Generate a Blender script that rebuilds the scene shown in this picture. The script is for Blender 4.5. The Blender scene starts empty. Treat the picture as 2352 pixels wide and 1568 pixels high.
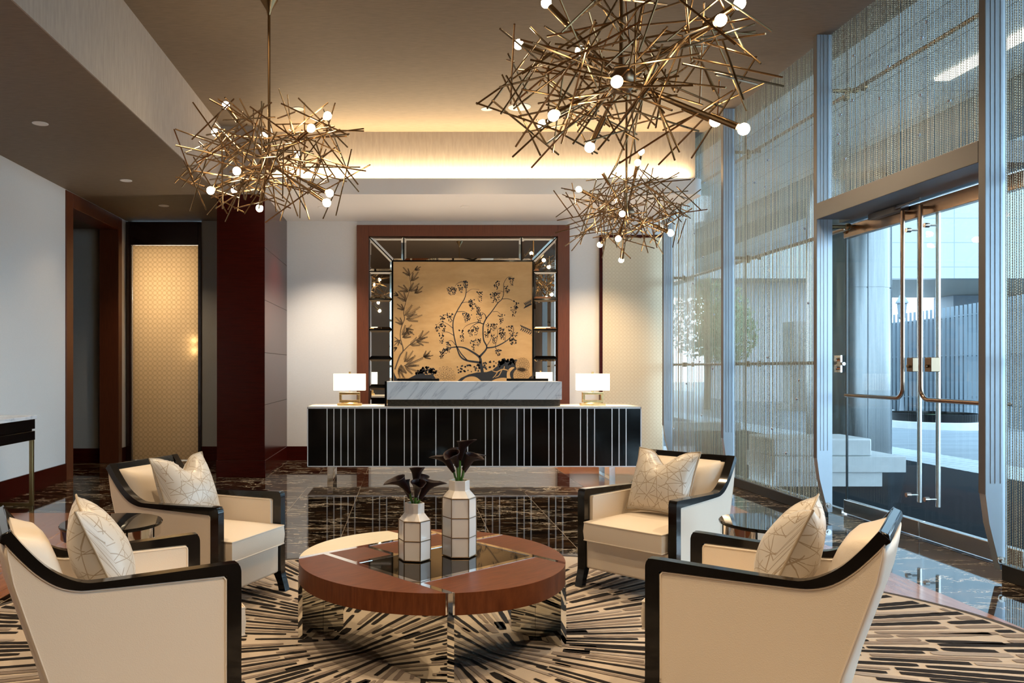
import bpy, bmesh, math, random
import numpy as np
from mathutils import Vector, Matrix

S = bpy.context.scene
COL = S.collection
PI = math.pi
F_PX, CX, CY, EYE = 1821.0, 936.0, 845.0, 1.37

# ------------------------------------------------------------------ camera, sky, exposure
cam_d = bpy.data.cameras.new('camera')
cam_d.sensor_width = 36.0
cam_d.lens = F_PX / 2352 * 36.0
cam_d.shift_x = (1176 - CX) / 2352
cam_d.shift_y = (CY - 784) / 2352
cam_d.clip_start = 0.05
cam_d.clip_end = 300
cam = bpy.data.objects.new('camera', cam_d)
cam.location = (0, 0, EYE)
cam.rotation_euler = (PI / 2, 0, 0)
COL.objects.link(cam)
S.camera = cam

W = bpy.data.worlds.new('world')
S.world = W
W.use_nodes = True
bg = W.node_tree.nodes['Background']
bg.inputs[0].default_value = (0.63, 0.82, 1.0, 1)
bg.inputs[1].default_value = 8.0

S.view_settings.view_transform = 'Standard'
S.view_settings.look = 'None'
S.view_settings.exposure = 0.2
S.view_settings.gamma = 1.0
S.view_settings.use_curve_mapping = False
cy = S.cycles
cy.use_denoising = True
cy.max_bounces = 10
cy.diffuse_bounces = 4
cy.glossy_bounces = 6
cy.transmission_bounces = 6
cy.transparent_max_bounces = 24
cy.caustics_reflective = False
cy.caustics_refractive = False
cy.sample_clamp_indirect = 6.0

WARM = (1.0, 0.73, 0.45)
SPOT_W = 235.0


def light(name, kind, loc, energy, color=WARM, rot=(0, 0, 0), parent=None, **kw):
    d = bpy.data.lights.new(name, kind)
    d.energy = energy
    d.color = color
    for k, v in kw.items():
        setattr(d, k, v)
    o = bpy.data.objects.new(name, d)
    o.location = loc
    o.rotation_euler = rot
    COL.objects.link(o)
    if parent:
        o.parent = parent
    return o


# cove strip hidden behind the lip of the back soffit shelf
light('cove_light', 'AREA', (0.95, 10.118, 3.80), 100.0, (1.0, 0.76, 0.45), (PI, 0, 0),
      shape='RECTANGLE', size=5.3, size_y=0.04)


# ------------------------------------------------------------------ node helpers
def new_mat(name):
    m = bpy.data.materials.new(name)
    m.use_nodes = True
    nt = m.node_tree
    return m, nt, nt.nodes['Principled BSDF']


def mat(name, col, rough=0.5, metal=0.0, coat=0.0, spec=0.5, **kw):
    m, nt, b = new_mat(name)
    b.inputs['Base Color'].default_value = (*col, 1)
    b.inputs['Roughness'].default_value = rough
    b.inputs['Metallic'].default_value = metal
    b.inputs['Coat Weight'].default_value = coat
    b.inputs['Coat Roughness'].default_value = 0.05
    b.inputs['Specular IOR Level'].default_value = spec
    for k, v in kw.items():
        b.inputs[k.replace('_', ' ')].default_value = v
    return m


def N(nt, t, **kw):
    n = nt.nodes.new(t)
    for k, v in kw.items():
        setattr(n, k, v)
    return n


def val(nt, op, a, b=None, c=None):
    n = nt.nodes.new('ShaderNodeMath')
    n.operation = op
    for i, x in enumerate((a, b, c)):
        if x is None:
            continue
        if isinstance(x, (int, float)):
            n.inputs[i].default_value = x
        else:
            nt.links.new(x, n.inputs[i])
    return n.outputs[0]


def coords(nt, scale=(1, 1, 1), rot=(0, 0, 0), kind='Object'):
    tc = N(nt, 'ShaderNodeTexCoord')
    mp = N(nt, 'ShaderNodeMapping')
    mp.inputs['Scale'].default_value = scale
    mp.inputs['Rotation'].default_value = rot
    nt.links.new(tc.outputs[kind], mp.inputs[0])
    return mp.outputs[0]


def noise(nt, vec, scale=5, detail=4, rough=0.5, dist=0.0):
    n = N(nt, 'ShaderNodeTexNoise')
    n.inputs['Scale'].default_value = scale
    n.inputs['Detail'].default_value = detail
    n.inputs['Roughness'].default_value = rough
    n.inputs['Distortion'].default_value = dist
    nt.links.new(vec, n.inputs['Vector'])
    return n.outputs['Fac']


def ramp(nt, fac, stops):
    r = N(nt, 'ShaderNodeValToRGB')
    e = r.color_ramp.elements
    while len(e) < len(stops):
        e.new(0.5)
    for i, (p, c) in enumerate(stops):
        e[i].position = p
        e[i].color = (*c, 1)
    nt.links.new(fac, r.inputs[0])
    return r.outputs[0]


def mixc(nt, fac, a, b):
    n = N(nt, 'ShaderNodeMix', data_type='RGBA')
    for s, x in ((0, fac), (6, a), (7, b)):
        if isinstance(x, (int, float)):
            n.inputs[s].default_value = x
        elif isinstance(x, tuple):
            n.inputs[s].default_value = (*x, 1)
        else:
            nt.links.new(x, n.inputs[s])
    return n.outputs[2]


def bump(nt, b, h, strength=0.2, dist=0.01):
    n = N(nt, 'ShaderNodeBump')
    n.inputs['Strength'].default_value = strength
    n.inputs['Distance'].default_value = dist
    nt.links.new(h, n.inputs['Height'])
    nt.links.new(n.outputs[0], b.inputs['Normal'])


def noisy(name, c1, c2, scale=(1, 1, 1), nscale=5, rough=0.6, bumpy=0.0, detail=5, lo=0.3, hi=0.7, **kw):
    m = mat(name, c1, rough, **kw)
    nt = m.node_tree
    b = nt.nodes['Principled BSDF']
    f = noise(nt, coords(nt, scale), nscale, detail, 0.6)
    nt.links.new(ramp(nt, f, [(lo, c1), (hi, c2)]), b.inputs['Base Color'])
    if bumpy:
        bump(nt, b, f, bumpy)
    return m


def emit(name, col, strength):
    m = bpy.data.materials.new(name)
    m.use_nodes = True
    nt = m.node_tree
    nt.nodes.clear()
    e = N(nt, 'ShaderNodeEmission')
    e.inputs[0].default_value = (*col, 1)
    e.inputs[1].default_value = strength
    o = N(nt, 'ShaderNodeOutputMaterial')
    nt.links.new(e.outputs[0], o.inputs[0])
    return m


M = {}
# textile wallcovering on ceiling and soffits: fine horizontal streaks
M['ceil'] = noisy('ceiling_wallcovering', (0.165, 0.124, 0.086), (0.225, 0.174, 0.126), (3, 30, 14), 3.0, 0.65, 0.05, detail=8)
M['fascia'] = noisy('lit_wallcovering', (0.33, 0.285, 0.245), (0.42, 0.365, 0.315), (14, 14, 2.0), 2.5, 0.65, 0.05, detail=8)  # ceiling covering again, with the daylight on it put into a lighter grey
M['wall'] = noisy('pale_wallcovering', (0.74, 0.73, 0.715), (0.80, 0.79, 0.775), (6, 6, 60), 6, 0.75, 0.03)
M['grey_wall'] = noisy('grey_wallcovering', (0.36, 0.37, 0.36), (0.42, 0.42, 0.41), (20, 20, 20), 6, 0.75)
M['white_paint'] = mat('white_paint', (0.84, 0.83, 0.82), 0.6)
M['mahogany'] = noisy('mahogany', (0.026, 0.0020, 0.0010), (0.055, 0.0046, 0.0022), (1.2, 1.2, 40), 4, 0.22, 0.0, detail=8, spec=0.2)
M['mahogany_v'] = noisy('mahogany_vertical', (0.095, 0.023, 0.008), (0.155, 0.040, 0.0135), (30, 30, 1.2), 4, 0.42, 0.0, detail=8)
M['walnut'] = noisy('reddish_walnut', (0.085, 0.023, 0.0075), (0.155, 0.046, 0.0155), (3, 30, 3), 3, 0.33, 0.0, detail=8, spec=0.18)
M['cream_lacquer'] = noisy('cream_lacquer', (0.72, 0.66, 0.50), (0.78, 0.72, 0.57), (3, 30, 3), 3, 0.3)
M['lacquer'] = mat('black_lacquer', (0.005, 0.0045, 0.0045), 0.14, coat=0.15, spec=0.4)
M['black'] = mat('black_panel', (0.003, 0.003, 0.003), 0.10, spec=0.25)
M['chrome'] = mat('chrome', (0.82, 0.82, 0.82), 0.05, 1.0)
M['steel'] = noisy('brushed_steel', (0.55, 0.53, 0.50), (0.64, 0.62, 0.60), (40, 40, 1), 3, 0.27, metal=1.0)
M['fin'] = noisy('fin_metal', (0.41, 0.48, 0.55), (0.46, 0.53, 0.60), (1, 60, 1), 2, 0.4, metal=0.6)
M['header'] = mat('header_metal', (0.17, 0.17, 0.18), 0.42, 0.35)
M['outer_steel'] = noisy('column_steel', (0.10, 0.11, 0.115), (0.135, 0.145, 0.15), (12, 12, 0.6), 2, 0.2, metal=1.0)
M['bronze'] = mat('bronze_rod', (0.29, 0.185, 0.092), 0.26, 1.0)
M['dark_bronze'] = mat('dark_bronze', (0.26, 0.19, 0.13), 0.3, 1.0)
M['brass'] = noisy('aged_brass', (0.72, 0.50, 0.22), (0.82, 0.62, 0.32), (8, 8, 8), 4, 0.3, metal=1.0)
M['gold_leg'] = mat('dull_gold_leg', (0.42, 0.31, 0.14), 0.35, 1.0)
M['chain'] = mat('champagne_chain', (0.72, 0.61, 0.43), 0.40, 0.8)
M['glass_black'] = mat('black_glass', (0.006, 0.005, 0.004), 0.03, spec=0.32)
M['mirror'] = mat('mirror_glass', (0.74, 0.74, 0.69), 0.015, 1.0)
M['bulb'] = emit('lit_bulb', (1.0, 0.80, 0.52), 60.0)
M['shade_glow'] = emit('lit_shade', (1.0, 0.86, 0.66), 2.6)
M['lens'] = emit('downlight_lens', (1.0, 0.84, 0.6), 9.0)
M['led'] = emit('canopy_strip_light', (1.0, 0.93, 0.8), 6.0)
M['ceramic'] = mat('white_ceramic', (0.74, 0.71, 0.68), 0.18, coat=0.4)
M['vase_line'] = mat('bronze_glaze_line', (0.17, 0.11, 0.06), 0.3, 0.7)
M['petal'] = noisy('burgundy_petal', (0.006, 0.003, 0.004), (0.022, 0.006, 0.008), (30, 30, 8), 3, 0.5, spec=0.3)
M['stem'] = mat('green_stem', (0.06, 0.16, 0.02), 0.4)
M['stone_white'] = noisy('white_stone', (0.40, 0.42, 0.43), (0.46, 0.48, 0.49), (3, 3, 3), 3, 0.5)
M['rug_base'] = noisy('rug_cream', (0.44, 0.375, 0.31), (0.53, 0.455, 0.38), (90, 90, 90), 5, 0.95, 0.3, spec=0.1)
M['rug_black'] = noisy('rug_black', (0.014, 0.012, 0.012), (0.03, 0.026, 0.025), (90, 90, 90), 5, 0.95, 0.3, spec=0.1)
M['rug_taupe'] = noisy('rug_taupe', (0.20, 0.16, 0.135), (0.27, 0.22, 0.185), (90, 90, 90), 5, 0.95, 0.3, spec=0.1)
M['rug_grey'] = noisy('rug_grey', (0.29, 0.25, 0.22), (0.36, 0.31, 0.275), (90, 90, 90), 5, 0.95, 0.3, spec=0.1)
M['rug_edge'] = mat('rug_edge', (0.075, 0.068, 0.066), 0.95, spec=0.1)
M['road'] = noisy('road', (0.085, 0.11, 0.135), (0.15, 0.18, 0.205), (0.25, 1.4, 1), 2, 0.5, spec=0.25)
M['mat_dark'] = noisy('entrance_mat', (0.004, 0.0075, 0.011), (0.007, 0.011, 0.016), (40, 40, 40), 4, 0.9, spec=0.05)
M['canopy'] = mat('canopy_panel', (0.60, 0.66, 0.71), 0.5)
M['beam'] = mat('canopy_beam', (0.10, 0.095, 0.085), 0.5)
M['slat'] = mat('fence_slat', (0.13, 0.165, 0.195), 0.4)
M['dark_grey'] = mat('dark_cladding', (0.12, 0.145, 0.17), 0.5)
M['grey_soffit'] = mat('grey_overhang', (0.36, 0.33, 0.28), 0.6)
M['pylon'] = noisy('grey_stone', (0.16, 0.155, 0.15), (0.22, 0.21, 0.20), (4, 4, 4), 3, 0.6)
M['leaf'] = noisy('tree_leaf', (0.06, 0.115, 0.04), (0.14, 0.21, 0.11), (2, 2, 2), 3, 0.6)
M['bark'] = mat('bark', (0.10, 0.08, 0.06), 0.8)
M['far_wall'] = mat('far_wall', (0.30, 0.31, 0.33), 0.7)


def leather():
    m = mat('cream_leather', (0.74, 0.655, 0.55), 0.45, spec=0.4)
    nt = m.node_tree
    b = nt.nodes['Principled BSDF']
    v = N(nt, 'ShaderNodeTexVoronoi')
    v.inputs['Scale'].default_value = 260
    nt.links.new(coords(nt), v.inputs['Vector'])
    bump(nt, b, v.outputs['Distance'], 0.12, 0.002)
    return m


M['leather'] = leather()


def marble_dark():
    m = mat('dark_marble', (0.01, 0.008, 0.006), 0.045, spec=0.68)
    nt = m.node_tree
    b = nt.nodes['Principled BSDF']
    tc = N(nt, 'ShaderNodeTexCoord')
    sx = N(nt, 'ShaderNodeSeparateXYZ')
    nt.links.new(tc.outputs['Object'], sx.inputs[0])
    X, Y = sx.outputs[0], sx.outputs[1]
    tx = val(nt, 'DIVIDE', val(nt, 'ADD', X, 0.54), 0.61)
    ty = val(nt, 'DIVIDE', Y, 1.22)
    ix, iy = val(nt, 'FLOOR', tx), val(nt, 'FLOOR', ty)
    cb = N(nt, 'ShaderNodeCombineXYZ')
    nt.links.new(ix, cb.inputs[0]); nt.links.new(iy, cb.inputs[1])
    wn = N(nt, 'ShaderNodeTexWhiteNoise')
    nt.links.new(cb.outputs[0], wn.inputs['Vector'])
    off = N(nt, 'ShaderNodeVectorMath', operation='SCALE')
    nt.links.new(wn.outputs['Color'], off.inputs[0]); off.inputs['Scale'].default_value = 9.0
    add = N(nt, 'ShaderNodeVectorMath', operation='ADD')
    nt.links.new(tc.outputs['Object'], add.inputs[0]); nt.links.new(off.outputs[0], add.inputs[1])
    mp = N(nt, 'ShaderNodeMapping')
    mp.inputs['Rotation'].default_value = (0, 0, 0.22)
    mp.inputs['Scale'].default_value = (1.0, 2.3, 1)
    nt.links.new(add.outputs[0], mp.inputs[0])
    vec = mp.outputs[0]
    n1 = noise(nt, vec, 1.9, 10, 0.70, 0.5)
    base = ramp(nt, n1, [(0.40, (0.005, 0.0035, 0.003)), (0.54, (0.020, 0.011, 0.006)), (0.66, (0.075, 0.040, 0.018))])

    def veins(rot, scl, ns, width, lo):
        q = N(nt, 'ShaderNodeMapping')
        q.inputs['Rotation'].default_value = (0, 0, rot)
        q.inputs['Scale'].default_value = (scl[0], scl[1], 1)
        nt.links.new(add.outputs[0], q.inputs[0])
        v = val(nt, 'ABSOLUTE', val(nt, 'SUBTRACT', noise(nt, q.outputs[0], ns, 9, 0.66, 0.5), 0.5))
        w = val(nt, 'MULTIPLY', noise(nt, q.outputs[0], ns * 3.0, 3, 0.6), width)
        on = val(nt, 'GREATER_THAN', noise(nt, q.outputs[0], ns * 1.3, 4, 0.6), lo)
        return val(nt, 'MULTIPLY', val(nt, 'LESS_THAN', v, w), on)
    vn = val(nt, 'MAXIMUM', veins(0.25, (0.8, 2.6), 1.15, 0.012, 0.48), veins(-0.6, (1.0, 2.2), 0.85, 0.010, 0.49))
    vn = val(nt, 'MAXIMUM', vn, veins(0.05, (0.7, 3.4), 1.9, 0.010, 0.56))
    c2 = mixc(nt, val(nt, 'MULTIPLY', vn, 0.85), base, (0.56, 0.47, 0.35))
    fx = val(nt, 'FRACT', tx)
    fy = val(nt, 'FRACT', ty)
    gx = val(nt, 'LESS_THAN', val(nt, 'ABSOLUTE', val(nt, 'SUBTRACT', fx, 0.5)), 0.0)
    gx = val(nt, 'GREATER_THAN', val(nt, 'ABSOLUTE', val(nt, 'SUBTRACT', fx, 0.5)), 0.4962)
    gy = val(nt, 'GREATER_THAN', val(nt, 'ABSOLUTE', val(nt, 'SUBTRACT', fy, 0.5)), 0.4985)
    g = val(nt, 'MAXIMUM', gx, val(nt, 'MULTIPLY', gy, 0.45))
    c3 = mixc(nt, g, c2, (0.33, 0.27, 0.20))
    nt.links.new(c3, b.inputs['Base Color'])
    return m


M['marble'] = marble_dark()


def wood_floor():
    m = mat('orange_wood_floor', (0.3, 0.12, 0.05), 0.12, spec=0.6)
    nt = m.node_tree
    b = nt.nodes['Principled BSDF']
    f = noise(nt, coords(nt, (9, 0.8, 1), (0, 0, 0.5)), 2.2, 8, 0.6, 0.8)
    nt.links.new(ramp(nt, f, [(0.3, (0.20, 0.072, 0.028)), (0.55, (0.32, 0.135, 0.058)), (0.75, (0.42, 0.20, 0.095))]), b.inputs['Base Color'])
    return m


M['wood_floor'] = wood_floor()


def marble_white():
    m = mat('white_marble', (0.7, 0.72, 0.74), 0.18)
    nt = m.node_tree
    b = nt.nodes['Principled BSDF']
    mp2 = N(nt, 'ShaderNodeMapping'); mp2.inputs['Scale'].default_value = (5.5, 1, 0.9)
    nt.links.new(coords(nt, (1, 1, 1), (0, -0.75, 0)), mp2.inputs[0])
    vec = mp2.outputs[0]
    n2 = noise(nt, vec, 1.1, 7, 0.55, 0.6)
    v1 = val(nt, 'ABSOLUTE', val(nt, 'SUBTRACT', n2, 0.5))
    c = ramp(nt, v1, [(0.0, (0.46, 0.50, 0.56)), (0.008, (0.68, 0.72, 0.77)), (0.045, (0.80, 0.835, 0.875))])
    nt.links.new(c, b.inputs['Base Color'])
    return m


M['carrara'] = marble_white()


def pane_mat(name, tint=(0.90, 0.96, 0.97), refl=1.0):
    m = bpy.data.materials.new(name)
    m.use_nodes = True
    nt = m.node_tree
    nt.nodes.clear()
    t = N(nt, 'ShaderNodeBsdfTransparent'); t.inputs[0].default_value = (*tint, 1)
    g = N(nt, 'ShaderNodeBsdfGlossy'); g.inputs['Roughness'].default_value = 0.02
    ge = N(nt, 'ShaderNodeNewGeometry')
    dp = N(nt, 'ShaderNodeVectorMath', operation='DOT_PRODUCT')
    nt.links.new(ge.outputs['Incoming'], dp.inputs[0]); nt.links.new(ge.outputs['Normal'], dp.inputs[1])
    k1 = val(nt, 'SUBTRACT', 1.0, val(nt, 'ABSOLUTE', dp.outputs['Value']))
    sch = val(nt, 'ADD', 0.022, val(nt, 'MULTIPLY', val(nt, 'POWER', k1, 5.0), 0.6))
    mx = N(nt, 'ShaderNodeMixShader')
    o = N(nt, 'ShaderNodeOutputMaterial')
    nt.links.new(val(nt, 'MULTIPLY', sch, refl), mx.inputs[0])
    nt.links.new(t.outputs[0], mx.inputs[1]); nt.links.new(g.outputs[0], mx.inputs[2])
    nt.links.new(mx.outputs[0], o.inputs[0])
    return m


M['pane'] = pane_mat('clear_pane')
M['crystal'] = mat('crystal', (0.80, 0.90, 1.0), 0.05, 0.55, spec=0.9)


def lattice(nt, cell):
    """thin lines of a square-and-ring fretwork, in object X and Z"""
    tc = N(nt, 'ShaderNodeTexCoord')
    sx = N(nt, 'ShaderNodeSeparateXYZ')
    nt.links.new(tc.outputs['Object'], sx.inputs[0])
    a = val(nt, 'SUBTRACT', val(nt, 'FRACT', val(nt, 'DIVIDE', sx.outputs[0], cell)), 0.5)
    c = val(nt, 'SUBTRACT', val(nt, 'FRACT', val(nt, 'DIVIDE', sx.outputs[2], cell)), 0.5)
    aa, cc = val(nt, 'ABSOLUTE', a), val(nt, 'ABSOLUTE', c)
    sq = val(nt, 'LESS_THAN', val(nt, 'ABSOLUTE', val(nt, 'SUBTRACT', val(nt, 'MAXIMUM', aa, cc), 0.36)), 0.035)
    r = val(nt, 'SQRT', val(nt, 'ADD', val(nt, 'MULTIPLY', a, a), val(nt, 'MULTIPLY', c, c)))
    ring = val(nt, 'LESS_THAN', val(nt, 'ABSOLUTE', val(nt, 'SUBTRACT', r, 0.47)), 0.03)
    return val(nt, 'MAXIMUM', sq, ring)


def fret_panel(name, c_line, c_body, trans, gloss, rough, cell=0.062):
    m = bpy.data.materials.new(name)
    m.use_nodes = True
    nt = m.node_tree
    nt.nodes.clear()
    col = mixc(nt, lattice(nt, cell), c_body, c_line)
    d = N(nt, 'ShaderNodeBsdfDiffuse'); nt.links.new(col, d.inputs[0])
    t = N(nt, 'ShaderNodeBsdfTranslucent'); nt.links.new(col, t.inputs[0])
    g = N(nt, 'ShaderNodeBsdfGlossy'); nt.links.new(col, g.inputs[0]); g.inputs['Roughness'].default_value = rough
    bn = N(nt, 'ShaderNodeBump'); bn.inputs['Strength'].default_value = 0.5; bn.inputs['Distance'].default_value = 0.01
    nt.links.new(noise(nt, coords(nt, (1, 1, 1)), 45, 3, 0.6), bn.inputs['Height'])
    nt.links.new(bn.outputs[0], g.inputs['Normal'])
    a = N(nt, 'ShaderNodeMixShader'); a.inputs[0].default_value = trans
    nt.links.new(d.outputs[0], a.inputs[1]); nt.links.new(t.outputs[0], a.inputs[2])
    b = N(nt, 'ShaderNodeMixShader'); b.inputs[0].default_value = gloss
    nt.links.new(a.outputs[0], b.inputs[1]); nt.links.new(g.outputs[0], b.inputs[2])
    o = N(nt, 'ShaderNodeOutputMaterial')
    nt.links.new(b.outputs[0], o.inputs[0])
    return m


M['gold_fret'] = fret_panel('gold_fret_glass', (0.53, 0.415, 0.27), (0.72, 0.59, 0.42), 0.75, 0.30, 0.28, .07)
M['cream_fret'] = fret_panel('cream_fret_panel', (0.72, 0.60, 0.42), (0.80, 0.69, 0.51), 0.0, 0.12, 0.35, .055)


def satin():
    m = mat('embroidered_satin', (0.6, 0.56, 0.5), 0.36, spec=0.6)
    nt = m.node_tree
    b = nt.nodes['Principled BSDF']
    b.inputs['Sheen Weight'].default_value = 0.3
    tc = N(nt, 'ShaderNodeTexCoord')
    tot = None
    for k, ang in enumerate((0.25, 0.85, 1.45, 2.05, 2.7)):
        mp = N(nt, 'ShaderNodeMapping')
        mp.inputs['Rotation'].default_value = (0, 0, ang)
        mp.inputs['Location'].default_value = (0.13 * k, 0.07 * k, 0)
        nt.links.new(tc.outputs['UV'], mp.inputs[0])
        s = N(nt, 'ShaderNodeSeparateXYZ')
        nt.links.new(mp.outputs[0], s.inputs[0])
        wob = val(nt, 'MULTIPLY', val(nt, 'SINE', val(nt, 'MULTIPLY', s.outputs[1], 9.0 + k)), 0.10)
        u = val(nt, 'ADD', val(nt, 'MULTIPLY', s.outputs[0], 6.0), wob)
        ln = val(nt, 'LESS_THAN', val(nt, 'ABSOLUTE', val(nt, 'SUBTRACT', val(nt, 'FRACT', u), 0.5)), 0.022)
        nz = noise(nt, mp.outputs[0], 5.0 + k, 0, 0.5)
        ln = val(nt, 'MULTIPLY', ln, val(nt, 'GREATER_THAN', nz, 0.38))
        tot = ln if tot is None else val(nt, 'MAXIMUM', tot, ln)
    nt.links.new(mixc(nt, tot, (0.60, 0.56, 0.50), (0.36, 0.285, 0.20)), b.inputs['Base Color'])
    bump(nt, b, tot, 0.8, 0.006)
    return m


M['satin'] = satin()
M['pipe'] = mat('pillow_piping', (0.42, 0.34, 0.24), 0.5)


def facade():
    m = mat('facade_panel', (0.7, 0.75, 0.8), 0.35)
    nt = m.node_tree
    b = nt.nodes['Principled BSDF']
    tc = N(nt, 'ShaderNodeTexCoord')
    s = N(nt, 'ShaderNodeSeparateXYZ')
    nt.links.new(tc.outputs['Object'], s.inputs[0])
    fx = val(nt, 'FRACT', val(nt, 'DIVIDE', val(nt, 'SUBTRACT', s.outputs[0], 22.05), 2.6))
    fz = val(nt, 'FRACT', val(nt, 'DIVIDE', val(nt, 'SUBTRACT', s.outputs[2], 5.43), 0.985))
    l = val(nt, 'MAXIMUM', val(nt, 'LESS_THAN', fx, 0.014), val(nt, 'LESS_THAN', fz, 0.035))
    nt.links.new(mixc(nt, l, (0.195, 0.22, 0.232), (0.115, 0.14, 0.16)), b.inputs['Base Color'])
    return m


M['facade'] = facade()


def canopy_lines():
    m = mat('canopy_ceiling', (0.6, 0.66, 0.7), 0.45)
    nt = m.node_tree
    b = nt.nodes['Principled BSDF']
    tc = N(nt, 'ShaderNodeTexCoord')
    s = N(nt, 'ShaderNodeSeparateXYZ')
    nt.links.new(tc.outputs['Object'], s.inputs[0])
    fx = val(nt, 'FRACT', val(nt, 'DIVIDE', s.outputs[0], 0.62))
    fy = val(nt, 'FRACT', val(nt, 'DIVIDE', s.outputs[1], 2.4))
    l = val(nt, 'MAXIMUM', val(nt, 'LESS_THAN', fx, 0.03), val(nt, 'LESS_THAN', fy, 0.008))
    nt.links.new(mixc(nt, l, (0.80, 0.84, 0.86), (0.22, 0.25, 0.27)), b.inputs['Base Color'])
    return m


M['canopy_lines'] = canopy_lines()


def grating():
    m = mat('drain_grating', (0.4, 0.45, 0.5), 0.5)
    nt = m.node_tree
    b = nt.nodes['Principled BSDF']
    tc = N(nt, 'ShaderNodeTexCoord')
    s = N(nt, 'ShaderNodeSeparateXYZ')
    nt.links.new(tc.outputs['Object'], s.inputs[0])
    f = val(nt, 'FRACT', val(nt, 'DIVIDE', val(nt, 'ADD', s.outputs[1], val(nt, 'MULTIPLY', s.outputs[0], 0.6)), 0.16))
    nt.links.new(mixc(nt, val(nt, 'LESS_THAN', f, 0.4), (0.42, 0.48, 0.53), (0.10, 0.13, 0.16)), b.inputs['Base Color'])
    return m


M['grating'] = grating()
M['art_gold'] = noisy('gold_silk', (0.50, 0.285, 0.105), (0.61, 0.37, 0.155), (1.2, 1.2, 3.5), 2.2, 0.5, detail=8, metal=0.1)
M['art_black'] = mat('art_ink', (0.012, 0.013, 0.016), 0.6)
M['art_brown'] = mat('art_brown_ink', (0.10, 0.062, 0.03), 0.6)


# ------------------------------------------------------------------ mesh helpers
class MB:
    def __init__(s):
        s.v, s.f, s.m, s.k = [], [], [], 0

    def add(s, vs, fs):
        o = len(s.v)
        s.v += [tuple(p) for p in vs]
        for f in fs:
            s.f.append(tuple(i + o for i in f))
            s.m.append(s.k)
        return s

    def box(s, x0, x1, y0, y1, z0, z1):
        vs = [(x, y, z) for z in (z0, z1) for y in (y0, y1) for x in (x0, x1)]
        return s.add(vs, [(0, 2, 3, 1), (4, 5, 7, 6), (0, 1, 5, 4), (1, 3, 7, 5), (3, 2, 6, 7), (2, 0, 4, 6)])

    def obox(s, c, ax, h):
        c = Vector(c); a = [Vector(x).normalized() * y for x, y in zip(ax, h)]
        vs = [c + a[0] * i + a[1] * j + a[2] * k for k in (-1, 1) for j in (-1, 1) for i in (-1, 1)]
        return s.add(vs, [(0, 2, 3, 1), (4, 5, 7, 6), (0, 1, 5, 4), (1, 3, 7, 5), (3, 2, 6, 7), (2, 0, 4, 6)])

    def tube(s, pts, r, n=8, closed=False, caps=True):
        P = [Vector(p) for p in pts]
        R = r if isinstance(r, (list, tuple)) else [r] * len(P)
        L = len(P)
        vs, fs = [], []
        t0 = (P[1] - P[0]).normalized()
        up = Vector((0, 0, 1)) if abs(t0.z) < 0.9 else Vector((1, 0, 0))
        nrm = t0.cross(up).normalized()
        for i in range(L):
            a = P[(i - 1) % L] if (i > 0 or closed) else P[i]
            b = P[(i + 1) % L] if (i < L - 1 or closed) else P[i]
            t = (b - a).normalized()
            nrm = (nrm - t * nrm.dot(t)).normalized()
            bn = t.cross(nrm)
            for k in range(n):
                an = 2 * PI * k / n
                vs.append(P[i] + (nrm * math.cos(an) + bn * math.sin(an)) * R[i])
        for i in range(L if closed else L - 1):
            j = (i + 1) % L
            for k in range(n):
                q = (k + 1) % n
                fs.append((i * n + k, i * n + q, j * n + q, j * n + k))
        if caps and not closed:
            fs.append(tuple(range(n))[::-1])
            fs.append(tuple((L - 1) * n + k for k in range(n)))
        return s.add(vs, fs)

    def prism(s, poly, h0, h1, fn):
        n = len(poly)
        vs = [fn(a, b, h0) for a, b in poly] + [fn(a, b, h1) for a, b in poly]
        fs = [tuple(range(n))[::-1], tuple(range(n, 2 * n))]
        fs += [(i, (i + 1) % n, n + (i + 1) % n, n + i) for i in range(n)]
        return s.add(vs, fs)

    def lathe(s, prof, n=32, c=(0, 0, 0)):
        vs, fs = [], []
        for r, z in prof:
            for k in range(n):
                a = 2 * PI * k / n
                vs.append((c[0] + r * math.cos(a), c[1] + r * math.sin(a), c[2] + z))
        for i in range(len(prof) - 1):
            for k in range(n):
                q = (k + 1) % n
                fs.append((i * n + k, i * n + q, (i + 1) * n + q, (i + 1) * n + k))
        fs.append(tuple(range(n))[::-1])
        fs.append(tuple((len(prof) - 1) * n + k for k in range(n)))
        return s.add(vs, fs)

    def sphere(s, c, r, nu=16, nv=10):
        prof = [(max(1e-4, r * math.sin(PI * i / nv)), -r * math.cos(PI * i / nv)) for i in range(nv + 1)]
        return s.lathe(prof, nu, c)

    def flat(s, pts):
        return s.add(pts, [tuple(range(len(pts)))])

    def build(s, name, mats, parent=None, smooth=35, bevel=0.0, segs=2, sub=0, solid=0, fix=True):
        me = bpy.data.meshes.new(name)
        me.from_pydata(s.v, [], s.f)
        if not isinstance(mats, (list, tuple)):
            mats = [mats]
        for m in mats:
            me.materials.append(M[m] if isinstance(m, str) else m)
        if len(mats) > 1:
            me.polygons.foreach_set('material_index', s.m)
        if fix:
            bm = bmesh.new(); bm.from_mesh(me)
            bmesh.ops.recalc_face_normals(bm, faces=bm.faces)
            bm.to_mesh(me); bm.free()
        if smooth:
            me.polygons.foreach_set('use_smooth', [True] * len(me.polygons))
            me.set_sharp_from_angle(angle=math.radians(smooth))
        me.update()
        o = bpy.data.objects.new(name, me)
        COL.objects.link(o)
        if parent:
            o.parent = parent
        if solid:
            md = o.modifiers.new('solid', 'SOLIDIFY'); md.thickness = solid; md.offset = 0
        if bevel:
            md = o.modifiers.new('bevel', 'BEVEL'); md.width = bevel; md.segments = segs
            md.limit_method = 'ANGLE'; md.angle_limit = math.radians(30)
            md.harden_normals = False
        if sub:
            md = o.modifiers.new('sub', 'SUBSURF'); md.levels = sub; md.render_levels = sub
        return o


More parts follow.
